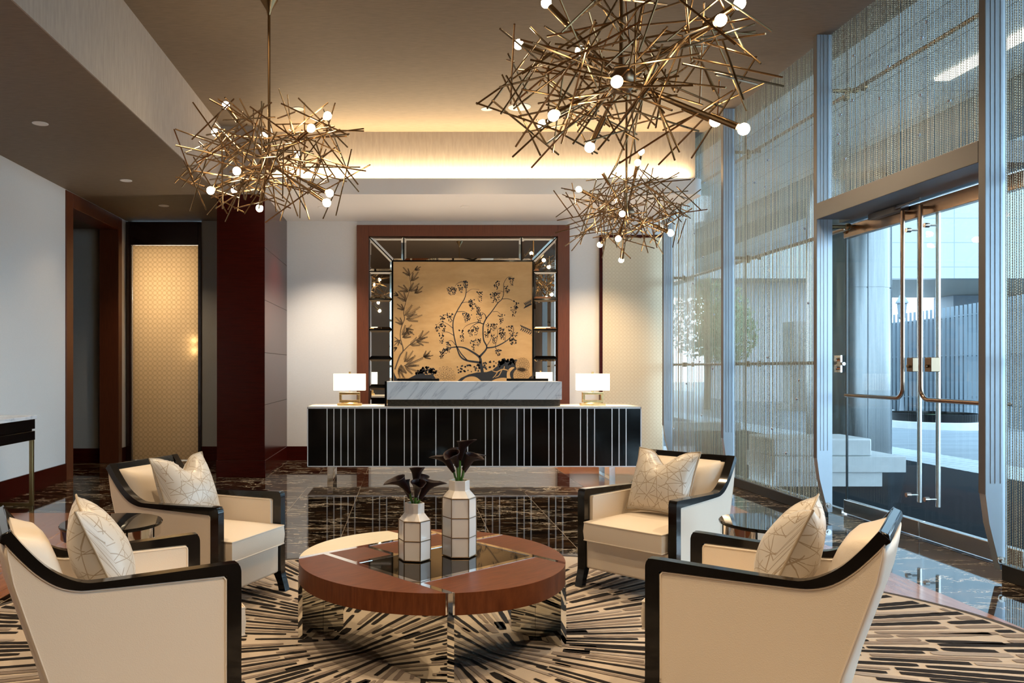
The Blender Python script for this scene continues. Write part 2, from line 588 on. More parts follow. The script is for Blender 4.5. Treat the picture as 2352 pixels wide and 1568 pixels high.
def tag(o, label=None, cat=None, group=None, kind=None):
    if label: o['label'] = label
    if cat: o['category'] = cat
    if group: o['group'] = group
    if kind: o['kind'] = kind
    return o


def thing(name, label, cat, loc=(0, 0, 0), rz=0, group=None):
    o = bpy.data.objects.new(name, None)
    o.empty_display_size = 0.1
    COL.objects.link(o)
    o.location = loc
    o.rotation_euler = (0, 0, rz)
    return tag(o, label, cat, group)


def struct(name, mb, m, label=None, **kw):
    o = mb.build(name, m, **kw)
    o['kind'] = 'structure'
    if label:
        o['label'] = label
    return o


def dup(o, loc=None, rz=None, label=None, parent=None):
    c = o.copy()
    COL.objects.link(c)
    if parent: c.parent = parent
    if loc is not None: c.location = loc
    if rz is not None: c.rotation_euler = (0, 0, rz)
    if label: c['label'] = label
    for ch in list(o.children):
        dup(ch, parent=c)
    return c


def smooth_path(pts, k=5):
    P = [Vector(p) for p in pts]
    P = [P[0] * 2 - P[1]] + P + [P[-1] * 2 - P[-2]]
    out = []
    for i in range(1, len(P) - 2):
        a, b, c, d = P[i - 1:i + 3]
        for j in range(k):
            t = j / k
            out.append(0.5 * ((2 * b) + (c - a) * t + (2 * a - 5 * b + 4 * c - d) * t * t + (3 * b - a - 3 * c + d) * t ** 3))
    out.append(P[-2])
    return out


def clip(poly, a, b, c):
    """keep a*x+b*y<=c"""
    out = []
    n = len(poly)
    for i in range(n):
        p, q = poly[i], poly[(i + 1) % n]
        dp, dq = a * p[0] + b * p[1] - c, a * q[0] + b * q[1] - c
        if dp <= 0: out.append(p)
        if dp * dq < 0:
            t = dp / (dp - dq)
            out.append((p[0] + (q[0] - p[0]) * t, p[1] + (q[1] - p[1]) * t))
    return out


# ------------------------------------------------------------------ room shell
ZC, ZS = 4.40, 3.55           # main ceiling, lowered ceiling
YB = 11.77                    # back wall
XL = -4.17                    # left wall
XF = -2.34                    # face of the left lowered ceiling
Y0 = -5.0                     # wall behind the camera
TAN = -0.0148
GX, GN = 3.95, 0.29           # chain plane, distance from chains to glass


def gp(t, n=0.0, z=0.0):
    """a point of the glass side: t along the wall, n outward from the chain plane"""
    return (GX + TAN * t + n, t + 0.0148 * n, z)


def gbox(mb, t0, t1, n0, n1, z0, z1):
    vs = [gp(t, n, z) for z in (z0, z1) for t in (t0, t1) for n in (n0, n1)]
    return mb.add(vs, [(0, 2, 3, 1), (4, 5, 7, 6), (0, 1, 5, 4), (1, 3, 7, 5), (3, 2, 6, 7), (2, 0, 4, 6)])


mb = MB(); mb.prism([(-6.6, Y0 - .2), gp(Y0 - .2, .33)[:2], gp(13.9, .33)[:2], (-6.6, 13.9)], -0.12, 0.0, lambda a, b, h: (a, b, h))
struct('floor', mb, 'marble', 'polished dark brown marble floor with pale veins')
mb = MB(); mb.box(XL + .12, -2.42, Y0, 7.49, -0.01, 0.0016)
struct('floor_wood_left', mb, 'wood_floor', 'glossy orange wood floor area at left')
mb = MB(); mb.box(2.03, 3.24, Y0, YB - .03, -0.01, 0.0016)
struct('floor_wood_right', mb, 'wood_floor', 'glossy wood floor strip near the glass wall')

# left wall with the opening between Y 9.86 and 11.40
mb = MB()
mb.box(XL - .24, XL, Y0, 9.66, 0, ZS)
mb.box(XL - .24, XL, 9.66, 11.54, 3.40, ZS)
mb.box(XL - .24, XL, 11.54, YB + .2, 0, ZS)
struct('wall_left', mb, 'wall')
mb = MB()
mb.box(XL - .26, XL + .015, 9.66, 9.86, 0, 3.54)
mb.box(XL - .26, XL + .015, 11.40, 11.54, 0, 3.54)
mb.box(XL - .26, XL + .015, 9.86, 11.40, 3.36, 3.54)
struct('trim_1', mb, 'mahogany_v', 'mahogany casing of the opening in the left wall', bevel=.004)
mb = MB()
mb.box(XL, XL + .018, Y0, 9.655, 0, .21)
mb.box(XL, XL + .018, 11.545, 11.70, 0, .21)
struct('baseboard_left', mb, 'mahogany')
# side passage behind the opening
mb = MB(); mb.box(-6.4, XL - .245, 11.56, 11.7, 0, 3.4); mb.box(-6.5, -6.4, 9.0, 11.7, 0, 3.4); mb.box(-6.4, XL - .245, 9.0, 9.1, 0, 3.4)
struct('wall_passage', mb, 'grey_wall')
mb = MB(); mb.box(-6.4, XL - .245, 11.54, 11.56, 0, .20)
struct('baseboard_passage', mb, 'mahogany')
mb = MB(); mb.box(-6.5, XL - .245, 9.0, 11.7, 3.4, 3.5)
struct('ceiling_passage', mb, 'ceil')

# alcove wall with the gold door, then the pillar, then the reception wall
mb = MB()
mb.box(XL - .02, -4.16, YB - .02, YB + .2, 0, ZS)
mb.box(-3.05, -2.36, YB - .02, YB + .2, 0, ZS)
struct('wall_alcove', mb, 'grey_wall')
mb = MB(); mb.box(-3.05, -2.395, YB - .04, YB - .02, 0, .21)
struct('baseboard_alcove', mb, 'mahogany')
d1 = thing('door_1', 'tall gold fretwork glass door lit from behind, in the left alcove', 'door', (0, 0, 0)); d1['kind'] = 'structure'
mb = MB(); mb.box(-4.16, -4.082, YB - .06, YB + .12, 0, 3.53); mb.box(-3.095, -3.05, YB - .06, YB + .12, 0, 3.53); mb.box(-4.082, -3.095, YB - .06, YB + .12, 3.19, 3.53)
mb.build('door_frame', mat('dark_mahogany', (0.016, 0.004, 0.003), 0.25, coat=0.3), d1, bevel=.004)
mb = MB(); mb.box(-4.078, -3.099, YB - .01, YB + .005, 0.012, 3.186)
mb.build('door_panel', 'gold_fret', d1)
mb = MB(); mb.box(-4.6, -4.5, YB + .2, 13.4, 0, 3.4); mb.box(-2.5, -2.4, YB + .2, 13.4, 0, 3.4); mb.box(-4.6, -2.4, 13.4, 13.5, 0, 3.4); mb.box(-4.6, -2.4, YB + .13, 13.5, 3.4, 3.5)
struct('wall_vestibule', mb, 'white_paint')
sc = thing('wall_sconce', 'lit two globe lamp glowing behind the gold door', 'lamp', (-3.15, YB + .05, 1.70))
mb = MB(); mb.box(.022, .036, -.01, .03, -.16, .16); mb.box(-.012, .022, .026, .034, -.01, .01); mb.build('backplate', 'brass', sc)
for dz in (-.075, .075):
    mb = MB(); mb.sphere((-.01, -.005, dz), .03); mb.build('globe', emit('sconce_globe', (1, .85, .6), 110.0), sc)
light('door_backlight', 'POINT', (-3.65, 12.45, 2.5), 95.0, (1, .88, .70), shadow_soft_size=.12)  # unseen lamp added to brighten the gold panel from behind

mb = MB(); mb.box(-2.39, -1.79, 9.94, YB + .2, .215, ZS - .002)
p = struct('wall_pillar', mb, 'mahogany', 'dark red mahogany clad pillar')
mb = MB(); mb.box(-2.398, -1.782, 9.932, YB + .2, 0, .212)
mb.build('pillar_base', 'mahogany', p, bevel=.003)
mb = MB()
for z in (.905, 1.56, 2.22, 2.88):
    mb.box(-1.7905, -1.789, 9.95, YB - .01, z, z + .007)
mb.build('panel_joint', mat('dark_joint', (0.012, 0.004, 0.003), 0.6), p)  # dark joint lines between the wood panels of the pillar

mb = MB(); mb.box(-1.79, 3.80, YB, YB + .2, 0, ZS)
struct('wall_back', mb, 'wall')
mb = MB(); mb.box(-1.782, -.75, YB - .018, YB - .001, 0, .21); mb.box(2.39, 2.835, YB - .018, YB - .001, 0, .21)
struct('baseboard_back', mb, 'mahogany')
mb = MB(); mb.box(2.84, 2.885, YB - .05, YB - .001, 0, 3.34)
mb.box(2.885, 3.775, YB - .05, YB - .001, 3.3, 3.34)
struct('trim_2', mb, 'mahogany', 'dark wood post at the edge of the cream panel')
mb = MB(); mb.box(2.886, 3.775, YB - .03, YB - .001, 0.0, 3.30)
struct('wall_panel', mb, 'cream_fret', 'cream fretwork wall panel beside the glass wall')
mb = MB(); mb.box(XL - .24, GX + .4, Y0 - .2, Y0, 0, ZC)
struct('wall_front', mb, 'wall')

# ceilings
mb = MB(); mb.prism([(XF - .1, Y0 - .2), gp(Y0 - .2, .36)[:2], gp(13.9, .36)[:2], (XF - .1, 13.9)], ZC, ZC + .15, lambda a, b, h: (a, b, h))
struct('ceiling', mb, 'ceil', 'main raised ceiling in brown textile wallcovering')
mb = MB(); mb.k = 0
mb.box(-6.6, XF - .012, Y0 - .2, YB + .2, ZS, ZC + .1)
struct('ceiling_left', mb, 'ceil', 'lowered brown ceiling along the left side')
mb = MB(); mb.box(XF - .012, XF, Y0, 9.94, ZS, ZC)
mb.box(-2.39, -1.79, 9.94, YB + .2, ZS + .001, ZC)
struct('ceiling_fascia_left', mb, 'fascia', 'grey brown upright face of the left lowered ceiling')
mb = MB(); mb.box(-1.79, 3.69, 10.17, 10.3, ZS + .1, ZC)
struct('ceiling_fascia_back', mb, 'fascia', 'cove lit upright face over the reception')
# white shelf with rounded right end
pts = [(-1.79, 9.95), (3.60, 9.95)] + [(3.60 + .12 * math.sin(a), 10.07 - .12 * math.cos(a)) for a in [PI / 2 * k / 8 for k in range(1, 9)]] + [(3.72, YB), (-1.79, YB)]
mb = MB(); mb.prism(pts, ZS, ZS + .12, lambda a, b, h: (a, b, h))
mb.prism([(-1.79, 9.95), (3.60, 9.95)] + pts[2:10] + [(3.72, 10.16), (3.70, 10.16)] + [(3.60 + .10 * math.sin(a), 10.07 - .10 * math.cos(a)) for a in [PI / 2 * k / 8 for k in range(8, -1, -1)]] + [(-1.79, 9.97)],
         ZS + .12, ZS + .20, lambda a, b, h: (a, b, h))
struct('ceiling_shelf', mb, 'white_paint', 'white lowered ceiling shelf over the reception', smooth=30)


# ------------------------------------------------------------------ downlights
def downlight(x, y, z, label, power, spot=True, size=.055):
    t = thing('downlight', label, 'ceiling light', (x, y, z), 0, 'recessed downlights')
    mb = MB(); mb.lathe([(size, .0), (size * 1.25, -.002), (size * 1.25, -.005), (size, -.007), (size * .92, -.004)], 24)
    mb.build('trim_ring', 'white_paint', t)
    mb = MB(); mb.lathe([(size * .9, -.0005), (size * .9, -.003)], 20)
    mb.build('lens', 'lens', t)
    if spot:
        light("downlight_beam", "SPOT", (0, 0, -.03), power, (1.0, .84, .66) if z < 4 and x > -2 else WARM, (0, 0, 0), t, spot_size=math.radians(105), spot_blend=.8, shadow_soft_size=.05)
    return t


for i, (y, w) in enumerate([(7.06, 'nearest in view'), (9.21, 'middle one in view'), (10.64, 'farthest, before the gold door')]):
    downlight(-3.27, y, ZS, 'small round downlight in the left lowered ceiling, ' + w, SPOT_W * (.15 if i < 2 else .3))
for y in (2.76, 4.91):
    light('left_row_beam', 'SPOT', (-3.27, y, ZS - .03), SPOT_W * .3, WARM, spot_size=math.radians(105), spot_blend=.8, shadow_soft_size=.05)
downlight(-1.28, 9.27, ZC, 'small round downlight in the main ceiling behind the left chandelier', SPOT_W * .15)
downlight(.93, 9.27, ZC, 'small round downlight in the main ceiling between the chandeliers', SPOT_W * .15)
downlight(-1.15, 10.75, ZS, 'small downlight in the white shelf ceiling at left, above a lamp', SPOT_W * 1.1)
downlight(.78, 10.70, ZS, 'small downlight in the white shelf ceiling over the desk centre', SPOT_W * 1.1)
# bare spots with no fixture: ceiling rows continued, front ones added to brighten chairs
for x, y in [(-1.28, 3.0), (.93, 2.2), (3.0, 3.0), (-1.28, 6.2), (.93, 6.4), (2.9, 6.2), (-1.5, .7), (.3, .2), (2.1, .9), (2.7, 10.7)]:
    light('unseen_ceiling_beam', 'SPOT', (x, y, (ZS if y > 10 else ZC) - .03), SPOT_W * (1.5 if y > 10 else 1.0 if y > 1 else 1.25), WARM, spot_size=math.radians(100), spot_blend=.8, shadow_soft_size=.06)
t = thing('ceiling_speaker', 'round white speaker grille in the main ceiling near the big chandelier', 'speaker', (1.30, 9.2, ZC))
mb = MB(); mb.lathe([(.13, 0), (.13, -.006), (.115, -.010), (.02, -.011)], 32); mb.build('grille', 'white_paint', t)

# ------------------------------------------------------------------ glass wall
FINS = [1.03, 3.09, 5.15, 7.21, 9.27, 11.33]
JOINTS = [-3.0, -.83, 1.23, 3.29, 5.33, 7.46, 9.63, 11.80, 13.85]


def spider(mb, t, z, near=True):
    """fitting between fin and glass"""
    mb.tube([gp(t + .03, -.01, z), gp(t + .03, GN - .02, z)], .018, 10)
    for dt in ((-.10, .18) if near else (.18,)):
        mb.tube([gp(t + .03, GN - .10, z), gp(t + .03 + dt, GN - .05, z), gp(t + .03 + dt, GN - .012, z)], .014, 8)
        mb.tube([gp(t + .03 + dt, GN - .035, z), gp(t + .03 + dt, GN - .010, z)], .034, 14)
    mb.sphere(gp(t + .03, GN - .11, z), .034, 12, 8)


mb = MB(); gbox(mb, Y0 - .2, 1.22, .1, GN + .05, 0, ZC)
struct('wall_daylight_block', mb, 'wall')  # unseen solid stretch added to block daylight from behind the camera
for i in range(2, len(JOINTS) - 1):
    t0, t1 = JOINTS[i], JOINTS[i + 1]
    is_door = abs(t0 - 5.33) < .01
    w = thing('window_%d' % (i + 1), 'tall frameless glass bay with steel fin and tie rods', 'window'); w['kind'] = 'structure'
    mb = MB(); gbox(mb, t0 + .006, t1 - .006, GN, GN + .012, 2.72 if is_door else .03, ZC)
    mb.build('pane', 'pane', w, smooth=0)
    mb = MB()
    gbox(mb, t0 - .006, t0 + .006, GN, GN + .012, .03, ZC) if not abs(t0 - 5.33) < .01 else gbox(mb, t0 - .006, t0 + .006, GN, GN + .012, 2.72, ZC)
    mb.build('pane_joint', 'dark_grey', w, smooth=0)
    fin = [f for f in FINS if t0 - .5 < f < t0 + .3]
    if fin:
        f = fin[0]
        mb = MB()
        prof = [(-.095, .36), (-.12, .55), (-.12, ZC), (.02, ZC), (.02, .06), (-.02, .06)]
        mb.prism(prof, f, f + .055, lambda a, b, h: gp(h, a, b))
        for a in (-.085, -.055, -.02):
            mb.prism([(a - .004, .62), (a - .004, ZC), (a + .004, ZC), (a + .004, .62)], f - .004, f, lambda a_, b, h: gp(h, a_, b))
        mb.build('fin', 'fin', w, smooth=20)
        mb = MB(); mb.box(0, 0, 0, 0, 0, 0)
        mb = MB()
        mb.prism([(-.124, .55), (-.124, ZC), (-.120, ZC), (-.120, .55)], f - .002, f + .057, lambda a, b, h: gp(h, a, b))
        mb.build('fin_edge', 'header', w, smooth=0)
        mb = MB(); mb.tube([gp(f - .012, -.02, .12), gp(f - .002, -.02, .12)], .028, 14); mb.tube([gp(f - .022, -.02, .12), gp(f - .012, -.02, .12)], .014, 10); mb.build('fin_bolt', 'steel', w)
    f = ([x for x in FINS if t0 - .5 < x < t0 + .3] + [t0 - .15])[0]
    for z in (1.42, 2.66, 3.90):
        if is_door and z < 2.72:
            continue
        mb = MB()
        if not (abs(f - 7.21) < .01 and z < 2): spider(mb, f, z, not (abs(f - 7.21) < .01 and z < 3))
        if mb.v: mb.build('spider_fitting', 'bronze', w)
        mb = MB(); mb.tube([gp(f + (.42 if abs(f - 7.21) < .01 and z < 2 else .12), GN - .06, z), gp(min(f + 2.0, 12.9), GN - .06, z)], .019, 10)
        mb.build('tie_rod', 'dark_bronze', w)

# stainless sill along the foot of the glass
mb = MB(); gbox(mb, Y0, 5.30, GN - .02, GN + .03, 0, .035); gbox(mb, 7.50, YB, GN - .02, GN + .03, 0, .035)
struct('trim_3', mb, 'steel', 'low steel sill under the glass')
mb = MB(); gbox(mb, 5.21, 7.208, -.125, GN - .06, 2.72, 2.866)
struct('trim_4', mb, 'header', 'deep taupe metal lintel over the glass doors', bevel=.004)
mb = MB(); gbox(mb, 5.25, 7.47, GN - .06, GN + .06, 2.735, 2.80)
struct('trim_5', mb, 'dark_grey', 'dark track above the glass doors')


# ------------------------------------------------------------------ chain curtains
def chain_curtain(t0, t1, z0, label, rng, spacing=.0185, beads=14, rail=True):
    c = thing('chain_curtain', label, 'chain curtain', gp(t0, 0, 0))
    ox, oy, _ = gp(t0)
    n = int((t1 - t0) / spacing)
    link = .0085
    nz = int((ZC - .005 - z0) / link)
    ring = np.zeros((nz + 1, 3, 3), dtype=np.float64)
    zz = ZC - .005 - np.arange(nz + 1) * link
    ang0 = np.arange(3) * 2 * PI / 3
    base_f = []
    ii = np.arange(nz)
    for k in range(3):
        q = (k + 1) % 3
        base_f.append(np.stack([ii * 3 + k, ii * 3 + q, (ii + 1) * 3 + q, (ii + 1) * 3 + k], 1))
    base_f = np.concatenate(base_f)
    V, Fs = [], []
    pos = []
    for i in range(n):
        t = t0 + .012 + i * spacing + rng.uniform(-.0012, .0012)
        dn = rng.uniform(-.003, .003)
        x, y, _ = gp(t, dn)
        pos.append((x - ox, y - oy))
        r = np.where((np.arange(nz + 1) + i) % 2 == 0, .0047, .0026)
        tw = np.arange(nz + 1) * (PI / 3) + rng.uniform(0, 6)
        sway = rng.uniform(-.0015, .0015) * np.linspace(0, 1, nz + 1)
        vx = (x - ox) + sway[:, None] + r[:, None] * np.cos(ang0[None] + tw[:, None])
        vy = (y - oy) + r[:, None] * np.sin(ang0[None] + tw[:, None])
        vz = np.repeat(zz[:, None], 3, 1)
        V.append(np.stack([vx, vy, vz], -1).reshape(-1, 3))
        Fs.append(base_f + i * (nz + 1) * 3)
    V = np.concatenate(V); Fs = np.concatenate(Fs)
    me = bpy.data.meshes.new('chains')
    me.vertices.add(len(V)); me.vertices.foreach_set('co', V.ravel())
    me.loops.add(Fs.size); me.loops.foreach_set('vertex_index', Fs.ravel().astype(np.int32))
    me.polygons.add(len(Fs)); me.polygons.foreach_set('loop_start', np.arange(0, Fs.size, 4, dtype=np.int32))
    me.update(calc_edges=True)
    me.materials.append(M['chain'])
    o = bpy.data.objects.new('chains', me); o.parent = c; o['kind'] = 'stuff'
    COL.objects.link(o)
    mb = MB()
    L = (t1 - t0)
    vs = lambda a0, a1, n0, n1, z0_, z1_: mb.add([tuple(Vector(gp(t, nn, z)) - Vector((ox, oy, 0))) for z in (z0_, z1_) for t in (a0, a1) for nn in (n0, n1)],
                                                [(0, 2, 3, 1), (4, 5, 7, 6), (0, 1, 5, 4), (1, 3, 7, 5), (3, 2, 6, 7), (2, 0, 4, 6)])
    if rail:
        vs(t0 + .01, t1 - .01, -.03, .03, 0.0, z0 + .002)
        mb.build('bottom_rail', mat('rail_black', (.015, .014, .013), .35), c, bevel=.003)
    first = None
    for k in range(beads):
        px, py = pos[rng.randrange(len(pos))]
        z = z0 + .25 + (ZC - z0 - .5) * ((k + rng.random()) / beads)
        if first is None:
            mb = MB(); mb.lathe([(.001, -.015), (.010, -.006), (.0135, .002), (.008, .010), (.001, .013)], 8)
            b = mb.build('crystal_bead', 'crystal', c, smooth=0); first = b
        else:
            b = first.copy(); COL.objects.link(b); b.parent = c
        b.location = (px - .016, py - .008, z)
    return c


rg = random.Random(5)
chain_curtain(FINS[4] + .07, FINS[5] - .01, .10, 'champagne chain curtain in the far bay, next to the cream panel', rg)
chain_curtain(FINS[3] + .07, FINS[4] - .01, .10, 'champagne chain curtain in the bay just past the glass doors', rg, beads=18)
chain_curtain(FINS[2] + .07, FINS[3] - .01, 2.868, 'shorter champagne chain curtain above the glass doors', rg, beads=16, rail=False)
chain_curtain(FINS[1] + .07, FINS[2] - .01, .10, 'champagne chain curtain in the nearest bay, before the glass doors', rg)

# ------------------------------------------------------------------ glass doors
def glass_door(name, t0, t1, label, hinge_far):
    d = thing(name, label, 'door'); d['kind'] = 'structure'
    mb = MB(); gbox(mb, t0, t1, GN + .002, GN + .014, .13, 2.60); mb.build('door_glass', 'pane', d, smooth=0)
    mb = MB()
    gbox(mb, t0, t0 + .007, GN, GN + .016, .13, 2.60) if not hinge_far else gbox(mb, t1 - .007, t1, GN, GN + .016, .13, 2.60)
    mb.build('glass_edge', mat('glass_edge', (.01, .02, .025), .2), d, smooth=0)
    mb = MB(); gbox(mb, t0, t1, GN - .025, GN + .035, .012, .135); mb.build('bottom_rail', 'steel', d, bevel=.004)
    mb = MB(); gbox(mb, t0, t1, GN - .025, GN + .035, 2.587, 2.70); mb.build('top_rail', mat('warm_reflecting_steel', (.50, .36, .27), .25, 1.0), d, bevel=.004)  # stainless top rail; its coppery reflections are put into the base colour
    # inside push bar: down beside the meeting edge, round the bend and across
    tm, te = (t0 + .105, t1 - .14) if hinge_far else (t1 - .105, t0 + .14)
    sg = 1 if te > tm else -1
    zb, n_in = 1.12, GN - .085
    pts = [gp(tm, n_in, 2.66)] + [gp(tm, n_in, zb + .14)]
    for k in range(1, 8):
        a = PI / 2 * k / 8
        pts.append(gp(tm + sg * .09 * (1 - math.cos(a)), n_in, zb + .09 - .09 * math.sin(a)))
    pts += [gp(tm + sg * .09, n_in, zb), gp(te, n_in, zb)]
    mb = MB(); mb.tube(pts, .0165, 12)
    mb.tube([gp(te, n_in, zb), gp(te, GN, zb)], .012, 10)
    mb.tube([gp(tm, n_in, 2.64), gp(tm, GN, 2.64)], .012, 10)
    mb.build('push_bar', mat('dark_copper_bar', (.34, .24, .18), .18, 1.0), d)
    n_o = GN + .055
    mb = MB(); mb.tube([gp(tm, n_o, .27), gp(tm, n_o, 2.60)], .017, 12)
    for z in (.33, 2.5):
        mb.tube([gp(tm, n_o, z), gp(tm, GN - .05, z)], .008, 8)
        mb.tube([gp(tm, GN - .055, z), gp(tm, GN - .02, z)], .019, 12)
    mb.build('pull_handle', 'steel', d)
    mb = MB(); gbox(mb, tm - .04, tm + .035, GN - .03, GN + .045, 1.34, 1.455)
    mb.tube([gp(tm, GN - .05, 1.385), gp(tm, GN - .03, 1.385)], .014, 10)
    mb.build('lock', 'dark_bronze', d, bevel=.004)
    return d


glass_door('door_2', 6.392, 7.46, 'glass door leaf farther from the camera', True)
glass_door('door_3', 5.325, 6.378, 'glass door leaf nearer to the camera', False)
mb = MB()
gbox(mb, 7.49, 7.60, GN - .035, GN - .005, 1.33, 1.49)
mb.tube([gp(7.54, GN - .06, 1.37), gp(7.54, GN - .02, 1.37)], .02, 10); mb.tube([gp(7.54, GN - .06, 1.45), gp(7.54, GN - .02, 1.45)], .02, 10)
mb.tube([gp(7.46, GN - .02, 1.41), gp(7.50, GN - .02, 1.41)], .016, 8)
tag(mb.build('patch_hinge', 'chrome'), 'small chrome patch fitting holding the glass beside the far door leaf', 'hinge')
mb = MB()
gbox(mb, 6.5, 6.95, GN - .10, GN - .03, 2.665, 2.715); mb.tube([gp(6.55, GN - .11, 2.69), gp(6.2, GN - .14, 2.70)], .010, 8); mb.sphere(gp(6.55, GN - .11, 2.69), .018, 10, 6)
tag(mb.build('door_closer', 'header', bevel=.003), 'slim metal closer arm under the lintel on the far door leaf', 'door closer')

# ------------------------------------------------------------------ outdoors
mb = MB(); mb.box(4.3, 7.55, -14, 40, -.14, -.02)
struct('ground_mat', mb, 'mat_dark', 'dark entrance paving outside the doors')
mb = MB(); mb.box(7.55, 8.58, -14, 40, -.14, -.02)
struct('ground_grating', mb, 'grating', 'slotted metal drain grating along the driveway')
mb = MB(); mb.box(8.58, 70, -14, 80, -.16, -.04); mb.box(4.3, 8.58, 40, 80, -.16, -.04); mb.box(-10, 4.3, 14.2, 80, -.16, -.04)
struct('ground_road', mb, 'road', 'bluish grey driveway outside')
mb = MB(); mb.box(4.42, 10.4, -14, 31, 4.73, 4.95)
struct('ceiling_canopy', mb, 'canopy_lines', 'pale canopy ceiling outside with thin panel joints')
mb = MB(); mb.box(7.0, 7.9, -14, 31, 4.35, 4.729)
struct('beam_canopy', mb, 'beam', 'dark beam under the canopy')
mb = MB(); mb.box(6.12, 6.28, -4, 9.2, 4.70, 4.729)
tag(mb.build('strip_light', 'led'), 'long warm white strip light in the canopy outside', 'strip light')

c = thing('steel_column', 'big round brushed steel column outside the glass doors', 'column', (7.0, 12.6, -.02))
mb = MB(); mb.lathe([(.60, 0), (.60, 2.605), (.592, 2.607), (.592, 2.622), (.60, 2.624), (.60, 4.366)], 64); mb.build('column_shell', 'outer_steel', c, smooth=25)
mb = MB()
for a in (-1.62, -.75, .2, 2.4):
    mb.obox((.60 * math.cos(a), .60 * math.sin(a), 2.18), ((math.cos(a), math.sin(a), 0), (-math.sin(a), math.cos(a), 0), (0, 0, 1)), (.003, .007, 2.18))
mb.build('column_seam', 'dark_grey', c)

t = thing('stone_bench', 'white stepped stone block bench outside by the steel column', 'bench', (5.1, 9.3, -.02))
mb = MB(); mb.box(-.8, .47, 0, .7, 0, .17); mb.build('bench_base', 'stone_white', t, bevel=.004)
mb = MB(); mb.box(-.8, .73, -.03, .75, .17, .355); mb.build('bench_seat', 'stone_white', t, bevel=.004)
mb = MB(); mb.box(-.8, .36, .02, .7, .355, .56); mb.build('bench_back', 'stone_white', t, bevel=.02)

mb = MB(); mb.box(7, 60, 32, 32.5, 4.99, 16)
tag(struct('wall_facade', mb, 'facade', 'pale panelled facade across the driveway'))
mb = MB(); mb.box(7, 60, 32.5, 41, 5.0, 5.3)
struct('ceiling_overhang', mb, 'grey_soffit', 'grey underside of the overhanging building')
mb = MB(); mb.box(27.2, 60, 39.5, 41, -.04, 4.99)
struct('wall_far_dark', mb, 'dark_grey', 'dark clad wall under the overhang')
mb = MB(); mb.box(14.2, 17.4, 33.5, 38, -.04, 4.99)
struct('wall_far_pale', mb, 'far_wall', 'pale wall below the overhang seen through the chains')

# curved slatted fence
t = thing('slat_fence', 'curved blue grey fence of upright slats beyond the driveway', 'fence')
path = smooth_path([(15.6, 29, 0), (15.2, 26, 0), (14.95, 23, 0), (14.45, 20, 0), (13.6, 17, 0)], 40)
mb = MB()
acc = 0
last = path[0]
for p_, q_ in zip(path, path[1:]):
    seg = (q_ - p_)
    acc += seg.length
    if acc > .20:
        acc = 0
        a = math.atan2(p_.y, p_.x) + PI / 2
        mb.obox((p_.x, p_.y, 1.50), ((math.cos(a), math.sin(a), 0), (-math.sin(a), math.cos(a), 0), (0, 0, 1)), (.033, .012, 1.53))
mb.build('slats', 'slat', t)
mb = MB()
bk = [q_ for q_ in path if q_.y > 20.8][::4]
for p_, q_ in zip(bk, bk[1:]):
    mb.add([(p_.x + .18, p_.y + .1, 0), (q_.x + .18, q_.y + .1, 0), (q_.x + .18, q_.y + .1, 2.8), (p_.x + .18, p_.y + .1, 2.8)], [(0, 1, 2, 3)])
mb.build('backing', mat('fence_backing', (.055, .075, .095), .5), t, solid=.03)
for z in (.5, 1.7, 2.75):
    mb = MB(); mb.tube([(q_.x + .08, q_.y + .03, z) for q_ in path[::6]], .03, 6); mb.build('rail', 'dark_grey', t)
for (x, y, r, l) in ((13.7, 24.2, 1.0, 'low round planter kerb at the fence foot, farther one'), (12.6, 19.0, 1.15, 'low round planter kerb at the fence foot, nearer one')):
    t = thing('round_planter', l, 'planter', (x, y, -.04))
    mb = MB(); mb.lathe([(r, 0), (r, .16), (r - .25, .16), (r - .25, .02)], 40); mb.build('kerb', 'stone_white', t)
    mb = MB(); mb.lathe([(r - .22, .02), (r - .22, .34), (r - .27, .34), (r - .28, .02)], 40); mb.build('rim', 'black', t)
    mb = MB(); mb.lathe([(r - .29, .02), (r - .4, .26), (.05, .30)], 24); mb.build('planting', 'leaf', t)

t = thing('street_lantern', 'old style lantern on a post near the fence outside', 'lamp post', (13.72, 22.0, -.04))
mb = MB(); mb.tube([(0, 0, 0), (0, 0, .4), (0, 0, 2.75)], [.09, .05, .035], 10); mb.build('post', 'dark_grey', t)
mb = MB(); mb.lathe([(.05, 2.75), (.10, 2.82), (.14, 3.18), (.13, 3.20)], 6); mb.build('lantern_glass', 'slat', t, smooth=0)
mb = MB(); mb.lathe([(.18, 3.20), (.175, 3.24), (.10, 3.36), (.07, 3.42), (.025, 3.46), (.03, 3.56), (.004, 3.66)], 6); mb.build('lantern_roof', 'dark_grey', t, smooth=0)
t = thing('stone_pylon', 'grey stone pylon outside seen through the chain curtain', 'pylon', (13.05, 26, -.04))
mb = MB(); mb.box(-.38, .5, 0, .8, .25, 2.95); mb.build('shaft', 'pylon', t, bevel=.01)
mb = MB(); mb.box(-.55, .7, -.1, .9, 0, .25); mb.build('plinth', 'pylon', t, bevel=.01)
mb = MB(); mb.box(4.5, 7.4, 17.6, 18.0, -.02, .16)
tag(mb.build('low_planter_wall', 'pylon'), 'low dark planter wall outside beyond the paving', 'planter wall')


